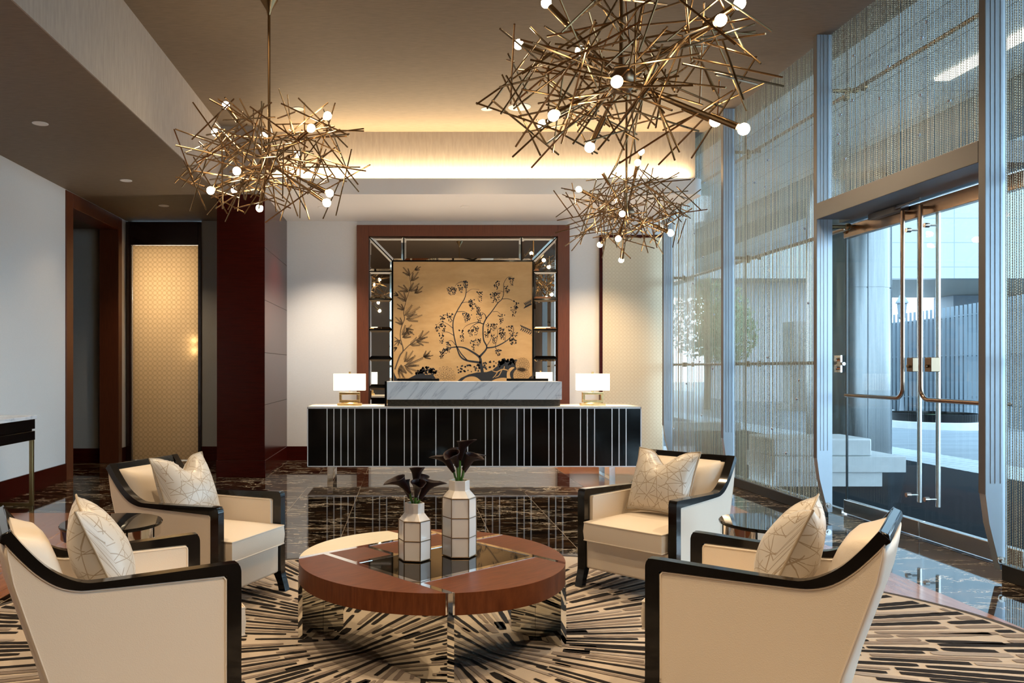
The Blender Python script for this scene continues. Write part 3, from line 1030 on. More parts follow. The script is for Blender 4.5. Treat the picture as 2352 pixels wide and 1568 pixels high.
def tree(x, y, h, r, seed, label):
    g = random.Random(seed)
    t = thing('tree', label, 'tree', (x, y, -.04))
    mb = MB(); mb.tube([(0, 0, 0), (.05, 0, h * .4), (-.05, .05, h * .8)], [.13, .10, .05], 8); mb.build('trunk', 'bark', t)
    mb = MB()
    for _ in range(1500):
        while True:
            p_ = Vector((g.uniform(-1, 1), g.uniform(-1, 1), g.uniform(-1, 1)))
            if .25 < p_.length < 1: break
        p_ = Vector((p_.x * r, p_.y * r, h * .78 + p_.z * h * .36))
        a = Vector((g.uniform(-1, 1), g.uniform(-1, 1), g.uniform(-1, 1))).normalized()
        b_ = a.orthogonal().normalized()
        s_ = g.uniform(.08, .15)
        mb.flat([p_ - a * s_, p_ + b_ * s_ * .5, p_ + a * s_, p_ - b_ * s_ * .5])
    o = mb.build('foliage', 'leaf', t, smooth=0, fix=False)
    return t


tree(10.2, 27.0, 3.9, 1.5, 1, 'leafy tree outside seen through the far chain curtain')
tree(12.2, 30.5, 3.6, 1.2, 2, 'smaller leafy tree farther outside, behind the first tree')


# ------------------------------------------------------------------ mirror wall with painting
YW = YB - .001
fr = thing('mirror_surround', 'mahogany frame with small mirror squares, on the wall behind the desk', 'mirror')
mb = MB()
mb.box(-.75, -.575, YW - .06, YW, 0, 3.484); mb.box(2.222, 2.395, YW - .06, YW, 0, 3.484); mb.box(-.575, 2.222, YW - .06, YW, 3.317, 3.484)
mb.build('wood_frame', 'mahogany_v', fr, bevel=.004)
mb = MB(); mb.box(-.575, 2.222, YW - .012, YW, .6, 3.317)
mb.build('backing', 'black', fr)
PX0, PX1, PZ1 = -.222, 1.86, 2.957


def pane(poly, g=.012, bev=.028):
    """bevelled mirror pane, polygon in X, Z"""
    def inset(P, d):
        n = len(P); out = []
        A = sum(P[i][0] * P[(i + 1) % n][1] - P[(i + 1) % n][0] * P[i][1] for i in range(n))
        sg = 1 if A > 0 else -1
        L = []
        for i in range(n):
            (x0, z0), (x1, z1) = P[i], P[(i + 1) % n]
            l = math.hypot(x1 - x0, z1 - z0)
            nx, nz = -(z1 - z0) / l * sg, (x1 - x0) / l * sg
            L.append((nx, nz, nx * x0 + nz * z0 + d))
        for i in range(n):
            a, b, c = L[i - 1]; d_, e, f = L[i]
            det = a * e - b * d_
            out.append(((c * e - b * f) / det, (a * f - c * d_) / det))
        return out
    P0 = inset(poly, g); P1 = inset(poly, g + bev)
    n = len(P0)
    mb = MB()
    vs = [(x, YW - .014, z) for x, z in P0] + [(x, YW - .021, z) for x, z in P1]
    mb.add(vs, [tuple(range(n, 2 * n))] + [(i, (i + 1) % n, n + (i + 1) % n, n + i) for i in range(n)])
    mb.build('mirror_pane', 'mirror', fr, smooth=0)


zz = [2.803, 2.39, 1.94, 1.51, 1.087, .62]
for (xa, xb) in ((-.575, PX0), (PX1, 2.222)):
    for z1, z0 in zip(zz, zz[1:]):
        pane([(xa, z0), (xb, z0), (xb, z1), (xa, z1)])
pane([(-.575, 3.317), (-.575, 2.803), (PX0, 2.803), (PX0, PZ1)], .008)
pane([(-.575, 3.317), (PX0, PZ1), (-.058, PZ1), (-.058, 3.317)], .008)
pane([(-.058, 3.317), (-.058, PZ1), (1.69, PZ1), (1.69, 3.317)])
pane([(1.69, 3.317), (1.69, PZ1), (PX1, PZ1), (2.222, 3.317)], .008)
pane([(2.222, 3.317), (PX1, PZ1), (PX1, 2.803), (2.222, 2.803)], .008)

pt = thing('tree_painting', 'gold painted panel with dark flowering trees and a deer, behind the desk', 'painting', (0, YW - .026, 0))
mb = MB(); mb.box(PX0 + .012, PX1 - .012, 0, .012, .75, PZ1 - .012); mb.build('gold_panel', 'art_gold', pt)
mb = MB(); mb.box(PX0 - .006, PX0 + .012, -.006, .012, .75, PZ1 + .006); mb.box(PX1 - .012, PX1 + .006, -.006, .012, .75, PZ1 + .006); mb.box(PX0, PX1, -.006, .012, PZ1 - .012, PZ1 + .006)
mb.build('black_frame', 'black', pt)
KS = .2806 * (YW / F_PX)


def art(u, v):
    return ((820 + u * .2806 - CX) * YW / F_PX, EYE - (500 + v * .2806 - CY) * YW / F_PX)


def art_ok(x, z):
    return PX0 + .016 < x < PX1 - .016 and z < PZ1 - .02


def art_stroke(mb, pts, lift):
    P = smooth_path([(u, v, w) for u, v, w in pts], 5)
    L = []
    for i, p_ in enumerate(P):
        a, b = P[max(0, i - 1)], P[min(len(P) - 1, i + 1)]
        d = Vector((b.x - a.x, b.y - a.y)).normalized()
        w = max(1.4, p_.z) / 2
        L.append([(p_.x - d.y * w, p_.y + d.x * w), (p_.x + d.y * w, p_.y - d.x * w)])
    for a, b in zip(L, L[1:]):
        q = [art(*a[0]), art(*b[0]), art(*b[1]), art(*a[1])]
        if all(art_ok(*c_) for c_ in q):
            mb.flat([(x, lift, z) for x, z in q])


def art_dot(mb, u, v, r, lift, n=6):
    x, z = art(u, v)
    r *= KS
    if art_ok(x - r, z) and art_ok(x + r, z):
        mb.flat([(x + r * math.cos(2 * PI * k / n), lift, z + r * math.sin(2 * PI * k / n)) for k in range(n)])


ag = random.Random(11)
mb = MB()
for s_ in [
    [(1030, 1300, 26), (1012, 1190, 24), (1000, 1140, 18), (930, 1090, 14), (870, 1062, 11), (800, 1058, 9), (720, 1075, 6), (680, 1110, 4)],
    [(1012, 1185, 18), (900, 1168, 14), (850, 1140, 12), (825, 1090, 10), (800, 1000, 9), (785, 900, 9), (790, 830, 9), (815, 770, 8), (850, 710, 8), (880, 660, 7), (893, 600, 6), (885, 545, 5), (860, 525, 4), (820, 540, 3), (800, 565, 2)],
    [(900, 1165, 10), (850, 1110, 8), (815, 1050, 7)],
    [(1000, 1140, 18), (1060, 1065, 12), (1035, 1000, 11), (1030, 920, 10), (1035, 870, 10), (1060, 820, 9), (1100, 770, 8), (1150, 700, 7), (1185, 665, 6), (1200, 610, 5), (1200, 540, 4), (1230, 490, 3), (1270, 480, 2)],
    [(1060, 1065, 12), (1130, 1055, 10), (1210, 1015, 8), (1260, 970, 6), (1280, 910, 4), (1265, 880, 3)],
    [(1035, 870, 8), (990, 860, 6), (940, 890, 4), (920, 920, 2)], [(1035, 870, 6), (980, 855, 5), (900, 880, 3), (860, 920, 2)],
    [(1055, 830, 8), (1050, 800, 6), (1020, 775, 3), (980, 790, 2)], [(785, 905, 5), (740, 870, 3), (690, 850, 2), (650, 880, 2)],
    [(780, 845, 6), (740, 800, 5), (700, 795, 3)], [(795, 965, 5), (740, 935, 3), (690, 940, 2)], [(805, 1040, 5), (770, 1005, 3), (730, 1020, 2)],
    [(815, 770, 5), (870, 768, 4), (900, 780, 2)], [(850, 700, 5), (900, 690, 3), (960, 700, 2), (990, 730, 2)], [(893, 615, 4), (940, 585, 2), (1000, 590, 2)],
    [(1185, 665, 5), (1240, 665, 4), (1290, 690, 2)], [(1200, 610, 3), (1160, 600, 2), (1110, 620, 2)], [(1110, 770, 4), (1150, 770, 3), (1180, 800, 2)],
    [(1060, 1050, 5), (1100, 980, 3), (1090, 930, 2)], [(1130, 1050, 4), (1150, 950, 3), (1130, 870, 2), (1080, 870, 2)], [(1210, 1010, 4), (1215, 950, 2)],
    [(1130, 1060, 5), (1155, 1100, 3), (1160, 1130, 2)]]:
    art_stroke(mb, s_, -.0015)
for (u, v) in [(760, 565), (790, 575), (850, 540), (890, 515), (1005, 600), (1140, 520), (1265, 490), (1230, 560), (1110, 615), (1145, 610), (1300, 680), (1280, 730), (1180, 790), (930, 670), (940, 700), (990, 720), (890, 780), (910, 790), (1000, 780), (700, 800), (760, 780), (660, 870), (710, 870), (860, 920), (930, 910), (970, 890), (690, 945), (750, 1015), (690, 1090), (720, 1070), (950, 1000), (990, 990), (1080, 865), (1120, 870), (1060, 930), (1120, 960), (1180, 900), (1250, 885), (1290, 940), (1260, 990), (1190, 940), (1155, 1080)]:
    L = ag.uniform(45, 95)
    for k in range(30):
        f = ag.random()
        wd = 26 * (1 - f * .75) + 3
        art_dot(mb, u + ag.uniform(-wd, wd), v + f * L, ag.uniform(4.0, 7.0) * (1 - .4 * f), -.0012, 6)
# ground mass, ivy and twigs at the right edge
for poly in ([(810, 1345), (850, 1310), (910, 1282), (980, 1265), (1060, 1262), (1110, 1245), (1130, 1225), (1160, 1205), (1185, 1180), (1230, 1172), (1270, 1185), (1310, 1195), (1312, 1240), (1290, 1270), (1275, 1345)],
             [(385, 1345), (420, 1315), (470, 1290), (510, 1270), (540, 1265), (560, 1285), (620, 1280), (640, 1310), (650, 1345)],
             [(300, 1345), (296, 1260), (312, 1290), (330, 1320), (345, 1345)], [(1400, 1345), (1405, 1310), (1440, 1290), (1440, 1345)]):
    n = len(poly); cu = sum(p_[0] for p_ in poly) / n
    q = [art(*p_) for p_ in poly]
    mb.flat([(min(max(x, PX0 + .018), PX1 - .018), -.0006, z) for x, z in q])
for _ in range(130):
    u = ag.uniform(480, 690); art_dot(mb, u, 1275 - 60 * abs(math.sin((u - 480) / 60)) * ag.random() + ag.uniform(-6, 6), ag.uniform(5, 10), -.0012)
for _ in range(70):
    u = ag.uniform(820, 1180); art_dot(mb, u, 1255 - (u - 820) * .16 + ag.uniform(-38, 25), ag.uniform(6, 10), -.0012, 5)
for _ in range(60):
    u = ag.uniform(1170, 1310); art_dot(mb, u, 1185 + ag.uniform(-28, 20), ag.uniform(8, 13), -.0012, 5)
for (u0, v0, du, dv) in ((1380, 720, 60, -30), (1350, 900, 90, 40)):
    for k in range(7):
        f = k / 6
        for sgn in (-1, 1):
            art_stroke(mb, [(u0 + du * f, v0 + dv * f, 4), (u0 + du * f - 6, v0 + dv * f + sgn * 12, 9), (u0 + du * f - 18, v0 + dv * f + sgn * 24, 2)], -.0015)
mb.build('painted_tree', 'art_black', pt, smooth=0)
# fern like tree at the left in brown ink
mb = MB()
trunk = [(310, 1240, 12), (350, 1130, 12), (378, 1080, 10), (355, 980, 7), (362, 900, 7), (388, 830, 6), (382, 770, 5), (405, 670, 4), (440, 560, 3), (432, 480, 3), (470, 430, 2)]
art_stroke(mb, trunk, -.0015)
art_stroke(mb, [(300, 970, 6), (335, 1000, 8), (365, 1040, 9)], -.0015)
art_stroke(mb, [(380, 1090, 8), (430, 1040, 6), (500, 990, 4)], -.0015)
art_stroke(mb, [(385, 1210, 5), (470, 1175, 5), (540, 1140, 3)], -.0015)
for (u, v, ang, L) in [(470, 430, -.5, 60), (430, 480, -2.2, 90), (440, 520, -.9, 100), (420, 600, -.6, 110), (420, 610, -2.6, 100), (400, 690, -2.2, 110), (385, 760, -2.4, 80), (385, 800, -.5, 150), (400, 830, -.25, 140), (372, 880, -2.3, 90), (400, 900, .7, 90), (365, 960, -.8, 120), (370, 980, -.5, 100), (355, 1000, 2.4, 70), (500, 990, -.6, 110), (480, 1000, .2, 110), (430, 1040, -.4, 120), (385, 1180, -.9, 120), (390, 1210, .4, 130), (400, 1200, -.35, 150), (340, 1230, 1.0, 110), (360, 1200, 1.4, 110), (540, 1140, -.7, 80), (545, 1140, -.2, 80), (330, 1060, 2.6, 60), (340, 640, -2.7, 60), (470, 620, -.7, 90)]:
    for sp, ls in ((0, 1.0), (-.42, .72), (.42, .72)):
        a = ang + sp
        l = L * ls
        mid = (u + l * .5 * math.cos(a + .12), v + l * .5 * math.sin(a + .12))
        e = (u + l * math.cos(a), v + l * math.sin(a))
        art_stroke(mb, [(u, v, 2.6), (*mid, 2.0), (*e, 1.4)], -.0014)
        for k in range(1, 11):
            f = k / 11
            m_ = (u + l * f * math.cos(a + .12 * (1 - f)), v + l * f * math.sin(a + .12 * (1 - f)))
            r_ = L * .20 * (1 - .55 * f)
            for sgn in (-1, 1):
                b_ = a + sgn * .55
                m2 = (m_[0] + r_ * math.cos(b_), m_[1] + r_ * math.sin(b_))
                art_stroke(mb, [(*m_, 1.6), ((m_[0] + m2[0]) / 2, (m_[1] + m2[1]) / 2, 2.2), (*m2, 1.4)], -.0014)
mb.build('painted_fern', 'art_brown', pt, smooth=0)
# deer and chrysanthemums reserved in gold over the dark ground
mb = MB()
for s_ in ([(1255, 1345, 40), (1238, 1300, 28), (1240, 1262, 24), (1262, 1235, 22), (1285, 1226, 8)],
           [(1240, 1250, 8), (1190, 1240, 9), (1140, 1260, 8), (1105, 1250, 5)], [(1150, 1258, 7), (1130, 1290, 6), (1110, 1310, 4)], [(1185, 1242, 7), (1160, 1290, 6), (1130, 1305, 4)], [(1200, 1240, 7), (1205, 1215, 5)],
           [(1090, 1345, 8), (1140, 1330, 26), (1200, 1325, 34), (1250, 1335, 30)]):
    art_stroke(mb, s_, -.0022)
mb.build('painted_deer', 'art_gold', pt, smooth=0)
mb = MB(); art_stroke(mb, [(850, 1345, 5), (900, 1320, 30), (960, 1320, 40), (1020, 1345, 10)], -.0022)
mb.build('painted_rock', 'art_gold', pt, smooth=0)
for (u, v, r) in ((720, 1300, 85), (1350, 1205, 60), (1340, 1290, 70)):
    mb = MB(); art_dot(mb, u, v, r * .9, -.0018, 28)
    mb.build('painted_blossom', 'art_gold', pt, smooth=0)
mb = MB()
for (u, v, r) in ((720, 1300, 85), (1350, 1205, 60), (1340, 1290, 70)):
    for ring, n in ((1.0, 16), (.7, 12), (.4, 8)):
        for k in range(n):
            a = 2 * PI * k / n + ring
            ca, sa = math.cos(a), math.sin(a)
            q = [(u + r * (ring - .3) * ca, v + r * (ring - .3) * sa, 2), (u + r * (ring - .1) * ca - 9 * sa, v + r * (ring - .1) * sa + 9 * ca, 2), (u + r * ring * ca, v + r * ring * sa, 2), (u + r * (ring - .1) * ca + 9 * sa, v + r * (ring - .1) * sa - 9 * ca, 2), (u + r * (ring - .3) * ca, v + r * (ring - .3) * sa, 2)]
            if max(p_[1] for p_ in q) < 1345:
                art_stroke(mb, q, -.0026)
mb.build('painted_chrysanthemum', 'art_brown', pt, smooth=0)

# ------------------------------------------------------------------ reception desk
DY = 9.6
dk = thing('reception_desk', 'long black lacquer reception desk with thin pale metal strips on chrome legs', 'desk', (0, DY, 0))
kx = DY / F_PX
X = lambda px: (px - CX) * kx
x0, x1 = X(705.5), X(1473.5)
zt, zb = .893, .173
mb = MB(); mb.box(x0 + .012, x1 - .012, .006, .68, zb + .012, zt - .014); mb.build('body', 'black', dk)
mb = MB(); mb.box(x0, x1, 0, .69, zt - .014, zt); mb.box(x0, x1, 0, .69, zb, zb + .012)
mb.box(x0, x0 + .012, 0, .69, zb, zt); mb.box(x1 - .012, x1, 0, .69, zb, zt)
mb.build('edge_frame', mat('pale_metal', (.78, .78, .79), .35, .4), dk)
for u in (268, 306, 345, 384, 422, 521, 559, 598, 696, 735, 774, 871, 969, 1008, 1047, 1146, 1185, 1224, 1321, 1360, 1399, 1497, 1535, 1574, 1672, 1710, 1750, 1847, 1886, 1925):
    xs = X(640 + u * .41463)
    mb = MB(); mb.box(xs - .0055, xs + .0055, 0, .008, zb + .012, zt - .014)
    mb.build('metal_strip', bpy.data.materials['pale_metal'], dk)
mb = MB(); mb.box(x0 + .004, x1 - .004, .004, .686, zt, zt + .012); mb.build('worktop', noisy('desk_stone_top', (.66, .60, .52), (.72, .66, .58), (3, 3, 3), 3, .15), dk)
for xa in (X(757), X(965), X(1410)):
    mb = MB()
    for y_ in (.08, .60):
        mb.box(xa - .035, xa + .035, y_ - .006, y_ + .006, 0.012, zb)
    mb.box(xa - .035, xa + .035, .074, .606, 0, .012)
    mb.build('leg', 'chrome', dk)
up = thing('counter_riser', 'white veined marble counter ledge on a dark base, on the desk centre', 'counter', (0, DY, zt + .012))
mb = MB(); mb.box(X(888), X(1293), .07, .50, .985 - zt - .012, 1.205 - zt - .012); mb.build('marble_slab', 'carrara', up, bevel=.003)
mb = MB(); mb.box(X(890), X(1290), .10, .48, 0, .983 - zt - .012); mb.build('riser_base', noisy('antique_dark_mirror', (.018, .014, .010), (.06, .05, .035), (6, 6, 14), 5, .25, coat=.3), up)
mb = MB(); mb.box(X(884) - .004, X(888) - .002, .06, .52, 0, 1.208 - zt - .012); mb.build('end_panel', 'black', up)
for a, b, l in ((912, 1010, 'thin black monitor top showing over the marble ledge, left one'), (1167, 1264, 'thin black monitor top showing over the marble ledge, right one')):
    t = thing('monitor', l, 'monitor', (0, DY + .62, zt + .012))
    mb = MB(); mb.box(X(a) * 1.05, X(b) * 1.05, 0, .025, .04, .33); mb.build('screen', 'black', t, bevel=.004)
    c_ = (X(a) + X(b)) / 2 * 1.05
    mb = MB(); mb.box(c_ - .02, c_ + .02, .015, .03, .0, .10); mb.box(c_ - .1, c_ + .1, -.06, .06, 0, .008); mb.build('stand', 'black', t)


def table_lamp(x, label):
    t = thing('table_lamp', label, 'lamp', (x, DY + .22, zt + .012), 0, 'lamps at the ends of the desk')
    mb = MB(); mb.box(-.15, .15, -.06, .06, 0, .03); mb.box(-.10, .10, -.045, .045, .03, .04); mb.build('foot', 'brass', t, bevel=.003)
    mb = MB(); mb.box(-.128, .128, -.03, .03, .04, .07); mb.box(-.128, .128, -.03, .03, .137, .167); mb.box(-.128, -.098, -.03, .03, .07, .137); mb.box(.098, .128, -.03, .03, .07, .137)
    mb.build('open_base', 'brass', t, bevel=.002)
    mb = MB(); mb.box(-.013, .013, -.013, .013, .167, .24); mb.build('neck', 'brass', t)
    mb = MB(); mb.box(-.195, .195, -.07, -.066, .19, .395); mb.box(-.195, .195, .066, .07, .19, .395); mb.box(-.195, -.191, -.066, .066, .19, .395); mb.box(.191, .195, -.066, .066, .19, .395); mb.build('lamp_shade', 'shade_glow', t)
    mb = MB(); mb.box(-.012, .012, -.012, .012, .39, .42); mb.box(-.003, .003, -.066, .066, .388, .392); mb.build('finial', 'brass', t)
    light('lamp_bulb', 'POINT', (0, 0, .31), 85.0, (1.0, .82, .62), parent=t, shadow_soft_size=.03)
    return t


table_lamp((803 - CX) * (DY + .2) / F_PX, 'lit rectangular shade lamp on brass base at the left end of the desk')
table_lamp((1362 - CX) * (DY + .2) / F_PX, 'lit rectangular shade lamp on brass base at the right end of the desk')

# ------------------------------------------------------------------ console table at the left edge
t = thing('console_table', 'marble topped black console on gold legs against the left wall', 'console table', (0, 0, 0))
mb = MB(); mb.box(-4.14, -3.71, 6.2, 7.94, .862, .898); mb.build('marble_top', 'carrara', t, bevel=.003)
mb = MB(); mb.box(-4.13, -3.72, 6.22, 7.92, .655, .745); mb.box(-4.13, -3.74, 6.24, 7.90, .745, .765); mb.box(-4.13, -3.72, 6.22, 7.92, .765, .862); mb.build('apron', 'lacquer', t, bevel=.003)
for x in (-4.11, -3.74):
    for y in (6.25, 7.89):
        mb = MB(); mb.box(x - .018, x + .018, y - .018, y + .018, .0, .655); mb.build('leg', 'gold_leg', t, bevel=.002)
mb = MB(); mb.box(-4.10, -3.75, 7.88, 7.90, .0, .03); mb.build('stretcher', 'gold_leg', t)
mb = MB(); mb.box(-4.10, -3.75, 6.24, 6.26, .0, .03); mb.build('stretcher', 'gold_leg', t)


# ------------------------------------------------------------------ chandeliers
HUB_Z = 3.05
ARMS = [(-.40, .2, .54), (-.54, .4, .37), (-.13, .5, .37), (.40, -.45, .15), (.52, -.4, .26), (-.157, -.5, -.19), (-.43, -.2, -.27), (-.38, .45, -.12), (-.125, .25, -.32), (.507, -.1, -.27), (.52, -.45, -.42), (.15, .55, .22)]


def make_chandelier(loc, label):
    g = random.Random(3)
    t = thing('chandelier', label, 'chandelier', loc, 0, 'bronze stick chandeliers')
    mb = MB(); mb.lathe([(.004, -.085), (.05, -.07), (.078, -.03), (.085, 0), (.078, .03), (.05, .07), (.012, .085)], 28)
    mb.tube([(0, 0, .0), (0, 0, .13)], .018, 12)
    mb.build('hub', 'dark_bronze', t)
    top = ZC - loc[2]
    mb = MB(); mb.tube([(0, 0, .08), (0, 0, top - .02)], .012, 12); mb.build('hanging_rod', 'bronze', t)
    mb = MB(); mb.lathe([(.075, top - .002), (.07, top - .02), (.022, top - .10), (.013, top - .14)], 24); mb.build('ceiling_canopy', 'bronze', t)
    for a in ARMS:
        A = Vector(a); L = A.length; d = A / L
        mb = MB(); mb.tube([d * .05, d * (L - .18)], .0105, 8); mb.tube([d * (L - .20), d * (L - .035)], .0185, 12)
        arm = mb.build('arm', 'bronze', t)
        mb = MB(); mb.sphere(A, .031, 16, 10); mb.build('bulb', 'bulb', arm)
    # straight sticks crossing at random around the arms
    rest = MB()
    n = 0
    while n < 150:
        a = g.uniform(0, 2 * PI)
        rr = math.sqrt(g.uniform(.03, 1))
        c = Vector((.70 * rr * math.cos(a), .70 * rr * math.sin(a), g.uniform(-.40, .42) * (1 - .45 * rr)))
        d = Vector((g.gauss(0, 1), g.gauss(0, 1), g.gauss(0, 1.1))).normalized()
        h = g.uniform(.17, .36)
        e0, e1 = c - d * h, c + d * h
        if max(Vector((e.x / .90, e.y / .90, e.z / .60)).length for e in (e0, e1)) > 1: continue
        if min((e0 * (1 - f) + e1 * f).length for f in [k / 12 for k in range(13)]) < .13: continue
        if any(((e0 * (1 - k / 14) + e1 * (k / 14)) - Vector(b)).length < .05 for b in ARMS for k in range(15)): continue
        mb = MB() if n < 100 else rest
        mb.tube([e0, e1], .0058, 6)
        if n < 100:
            mb.build('stick', 'bronze', t)
        n += 1
    o = rest.build('stick_cluster', 'bronze', t); o['kind'] = 'stuff'
    return t


ch = make_chandelier((-1.135, 6.5, HUB_Z), 'bronze stick chandelier with round bulbs hanging at upper left')
dup(ch, (1.24, 4.6, HUB_Z - .01), 0, 'largest looking bronze stick chandelier, nearest the camera, above the right armchairs')
dup(ch, (2.37, 8.58, HUB_Z), 2.1, 'smallest looking bronze stick chandelier, farthest, near the glass wall')


# ------------------------------------------------------------------ rug
RC, RA, RB = (.36, 4.0), 2.84, 1.82
TC = (.121, 4.01)
rg = random.Random(21)
rug = MB()
ell = [(RC[0] + RA * math.cos(2 * PI * k / 160), RC[1] + RB * math.sin(2 * PI * k / 160)) for k in range(160)]
rug.k = 0
rug.prism(ell, .002, .012, lambda a, b, h: (a, b, h))
rug.k = 4
for k in range(160):
    q = (k + 1) % 160
    f = .988
    inn = lambda p_: (RC[0] + (p_[0] - RC[0]) * f, RC[1] + (p_[1] - RC[1]) * (1 - (1 - f) * 1.5))
    a, b = ell[k], ell[q]
    ia, ib = inn(a), inn(b)
    rug.flat([(a[0], a[1], .0135), (b[0], b[1], .0135), (ib[0], ib[1], .0135), (ia[0], ia[1], .0135)])
inside = lambda x, y: ((x - RC[0]) / (RA * .982)) ** 2 + ((y - RC[1]) / (RB * .975)) ** 2 < 1
for (r0, r1, n) in ((.22, .70, 64), (.70, 1.38, 132), (1.38, 3.4, 250)):
    for i in range(n):
        th = 2 * PI * (i + rg.uniform(-.10, .10)) / n
        r = r0 + rg.uniform(-.10, .08)
        while r < r1:
            L = rg.uniform(.22, .80)
            c = rg.random()
            r_end = min(r + L, r1 + rg.uniform(-.05, .12))
            on = c < (.93 if i % 2 else .90)
            if on and r_end - r > .06:
                rug.k = (1 if c < .72 else 2) if i % 2 else (2 if c < .46 else (3 if c < .66 else 1))
                pitch = 2 * PI / n * max(r, .3)
                w0 = min(.052, pitch * rg.uniform(.58, .76)) / 2
                m_ = max(3, int((r_end - r) / .03))
                bend = rg.uniform(-.012, .012)
                A, B = [], []
                for k in range(m_ + 1):
                    f = k / m_
                    rr = r + (r_end - r) * f
                    tt = th + bend * f
                    w = w0 * (1.0 + rg.uniform(-.12, .12)) * (1 + .25 * f)
                    if k in (0, m_): w *= .75
                    ca, sa = math.cos(tt), math.sin(tt)
                    A.append((TC[0] + rr * ca - w * sa, TC[1] + rr * sa + w * ca))
                    B.append((TC[0] + rr * ca + w * sa, TC[1] + rr * sa - w * ca))
                for k in range(m_):
                    q = [A[k], B[k], B[k + 1], A[k + 1]]
                    if all(inside(*p_) for p_ in q):
                        rug.flat([(x, y, .0145) for x, y in q])
            r += L + rg.uniform(.015, .06)
tag(rug.build('area_rug', ['rug_base', 'rug_black', 'rug_taupe', 'rug_grey', 'rug_edge'], smooth=0, fix=False), 'large oval cream rug with radiating black and taupe dashes', 'rug')
ZR = .0150

# ------------------------------------------------------------------ coffee table
CT_H, CT_R = .42, .665
ct = thing('coffee_table', 'round coffee table of red wood, cream and black glass with chrome strips', 'coffee table', (TC[0], TC[1], 0), math.radians(40))
circ = [(CT_R * math.cos(2 * PI * k / 144), CT_R * math.sin(2 * PI * k / 144)) for k in range(144)]
SW = .016


def region(u0, u1, v0, v1):
    P = circ
    P = clip(P, 1, 0, u1); P = clip(P, -1, 0, -u0); P = clip(P, 0, 1, v1); P = clip(P, 0, -1, -v0)
    return P


uA, uC, vB, vD, vE = -.38, .40, -.337, .137, .40
ZT0 = CT_H - .095
for name, m, r in (('wood_segment', 'walnut', (-1, uA - SW, -1, vE - SW)), ('cream_segment', 'cream_lacquer', (-1, .22, vE + SW, 1)), ('wood_segment', 'walnut', (.22, uC - SW, vE + SW, 1)),
                   ('wood_segment', 'walnut', (uC + SW, 1, vD + SW, 1)), ('wood_segment', 'walnut', (uC + SW, 1, -1, vD - SW)), ('wood_segment', 'walnut', (uA + SW, uC - SW, -1, vB - SW)),
                   ('glass_inset', 'glass_black', (uA + SW, uC - SW, vB + SW, vD - SW)), ('wood_segment', 'walnut', (uA + SW, -.135, vD + SW, vE - SW)), ('wood_segment', 'walnut', (-.105, uC - SW, vD + SW, vE - SW))):
    P = region(*r)
    mb = MB(); mb.prism(P, ZT0, CT_H - (.001 if name == 'glass_inset' else 0), lambda a, b, h: (a, b, h))
    mb.build(name, m, ct, smooth=20)
for r in ((uA - SW, uA + SW, -1, vE - SW), (uC - SW, uC + SW, -1, vE + .4), (uA + SW, uC - SW, vB - SW, vB + SW), (uA + SW, uC - SW, vD - SW, vD + SW), (uC + SW, 1, vD - SW, vD + SW), (-1, uC - SW, vE - SW, vE + SW), (-.135, -.105, vD + SW, vE - SW)):
    P = region(*r)
    mb = MB(); mb.prism(P, ZT0 + .002, CT_H + .0008, lambda a, b, h: (a, b, h))
    mb.build('chrome_strip', 'chrome', ct, smooth=20)
for (ua, ub, va, vb_) in ((uA - .020, uA + .020, -.548, vE + .020), (-.525, uA - .021, vE - .020, vE + .020), (uC - .020, uC + .020, -.52, vE + .020), (uA + .021, uC - .021, vB - .020, vB + .020), (uA + .021, uC - .021, vE - .020, vE + .020), (uC + .021, .645, vD - .020, vD + .020)):
    mb = MB(); mb.box(ua, ub, va, vb_, ZR + .0005, ZT0 - .001)
    mb.build('base_plate', 'mirror', ct)
mb = MB(); mb.box(uA - .017, uA + .017, -.552, -.546, ZT0 - .001, CT_H); mb.build('chrome_end_cap', 'chrome', ct)


# ------------------------------------------------------------------ vases with calla lilies
def vase(x, y, w, h_body, h_sh, h_neck, rows, rot, label):
    t = thing('ceramic_vase', label, 'vase', (x, y, CT_H + .001), rot)
    R = w / 2 / math.cos(PI / 6) * .985
    rn = R * .62
    H = h_body + h_sh + h_neck
    mb = MB()
    prof = [(R * .985, .002), (R, h_body * .5), (R * .99, h_body), (rn, h_body + h_sh), (rn, H), (rn - .008, H), (rn - .008, h_body * .7), (.004, h_body * .6)]
    mb.lathe(prof, 6)
    mb.build('vase_body', 'ceramic', t, smooth=0, bevel=.002)
    mb = MB()
    hexp = lambda r, z: [(r * math.cos(PI / 3 * k), r * math.sin(PI / 3 * k), z) for k in range(6)]
    for i in range(rows + 1):
        mb.tube(hexp(R * 1.0, .004 + (h_body - .004) * i / rows), .0026, 6, closed=True)
    for k in range(6):
        c_, s_ = math.cos(PI / 3 * k), math.sin(PI / 3 * k)
        mb.tube([(R * .988 * c_, R * .988 * s_, .004), (R * 1.002 * c_, R * 1.002 * s_, h_body * .5), (R * .995 * c_, R * .995 * s_, h_body)], .0026, 6)
    mb.build('glaze_line', 'vase_line', t)
    return t, H


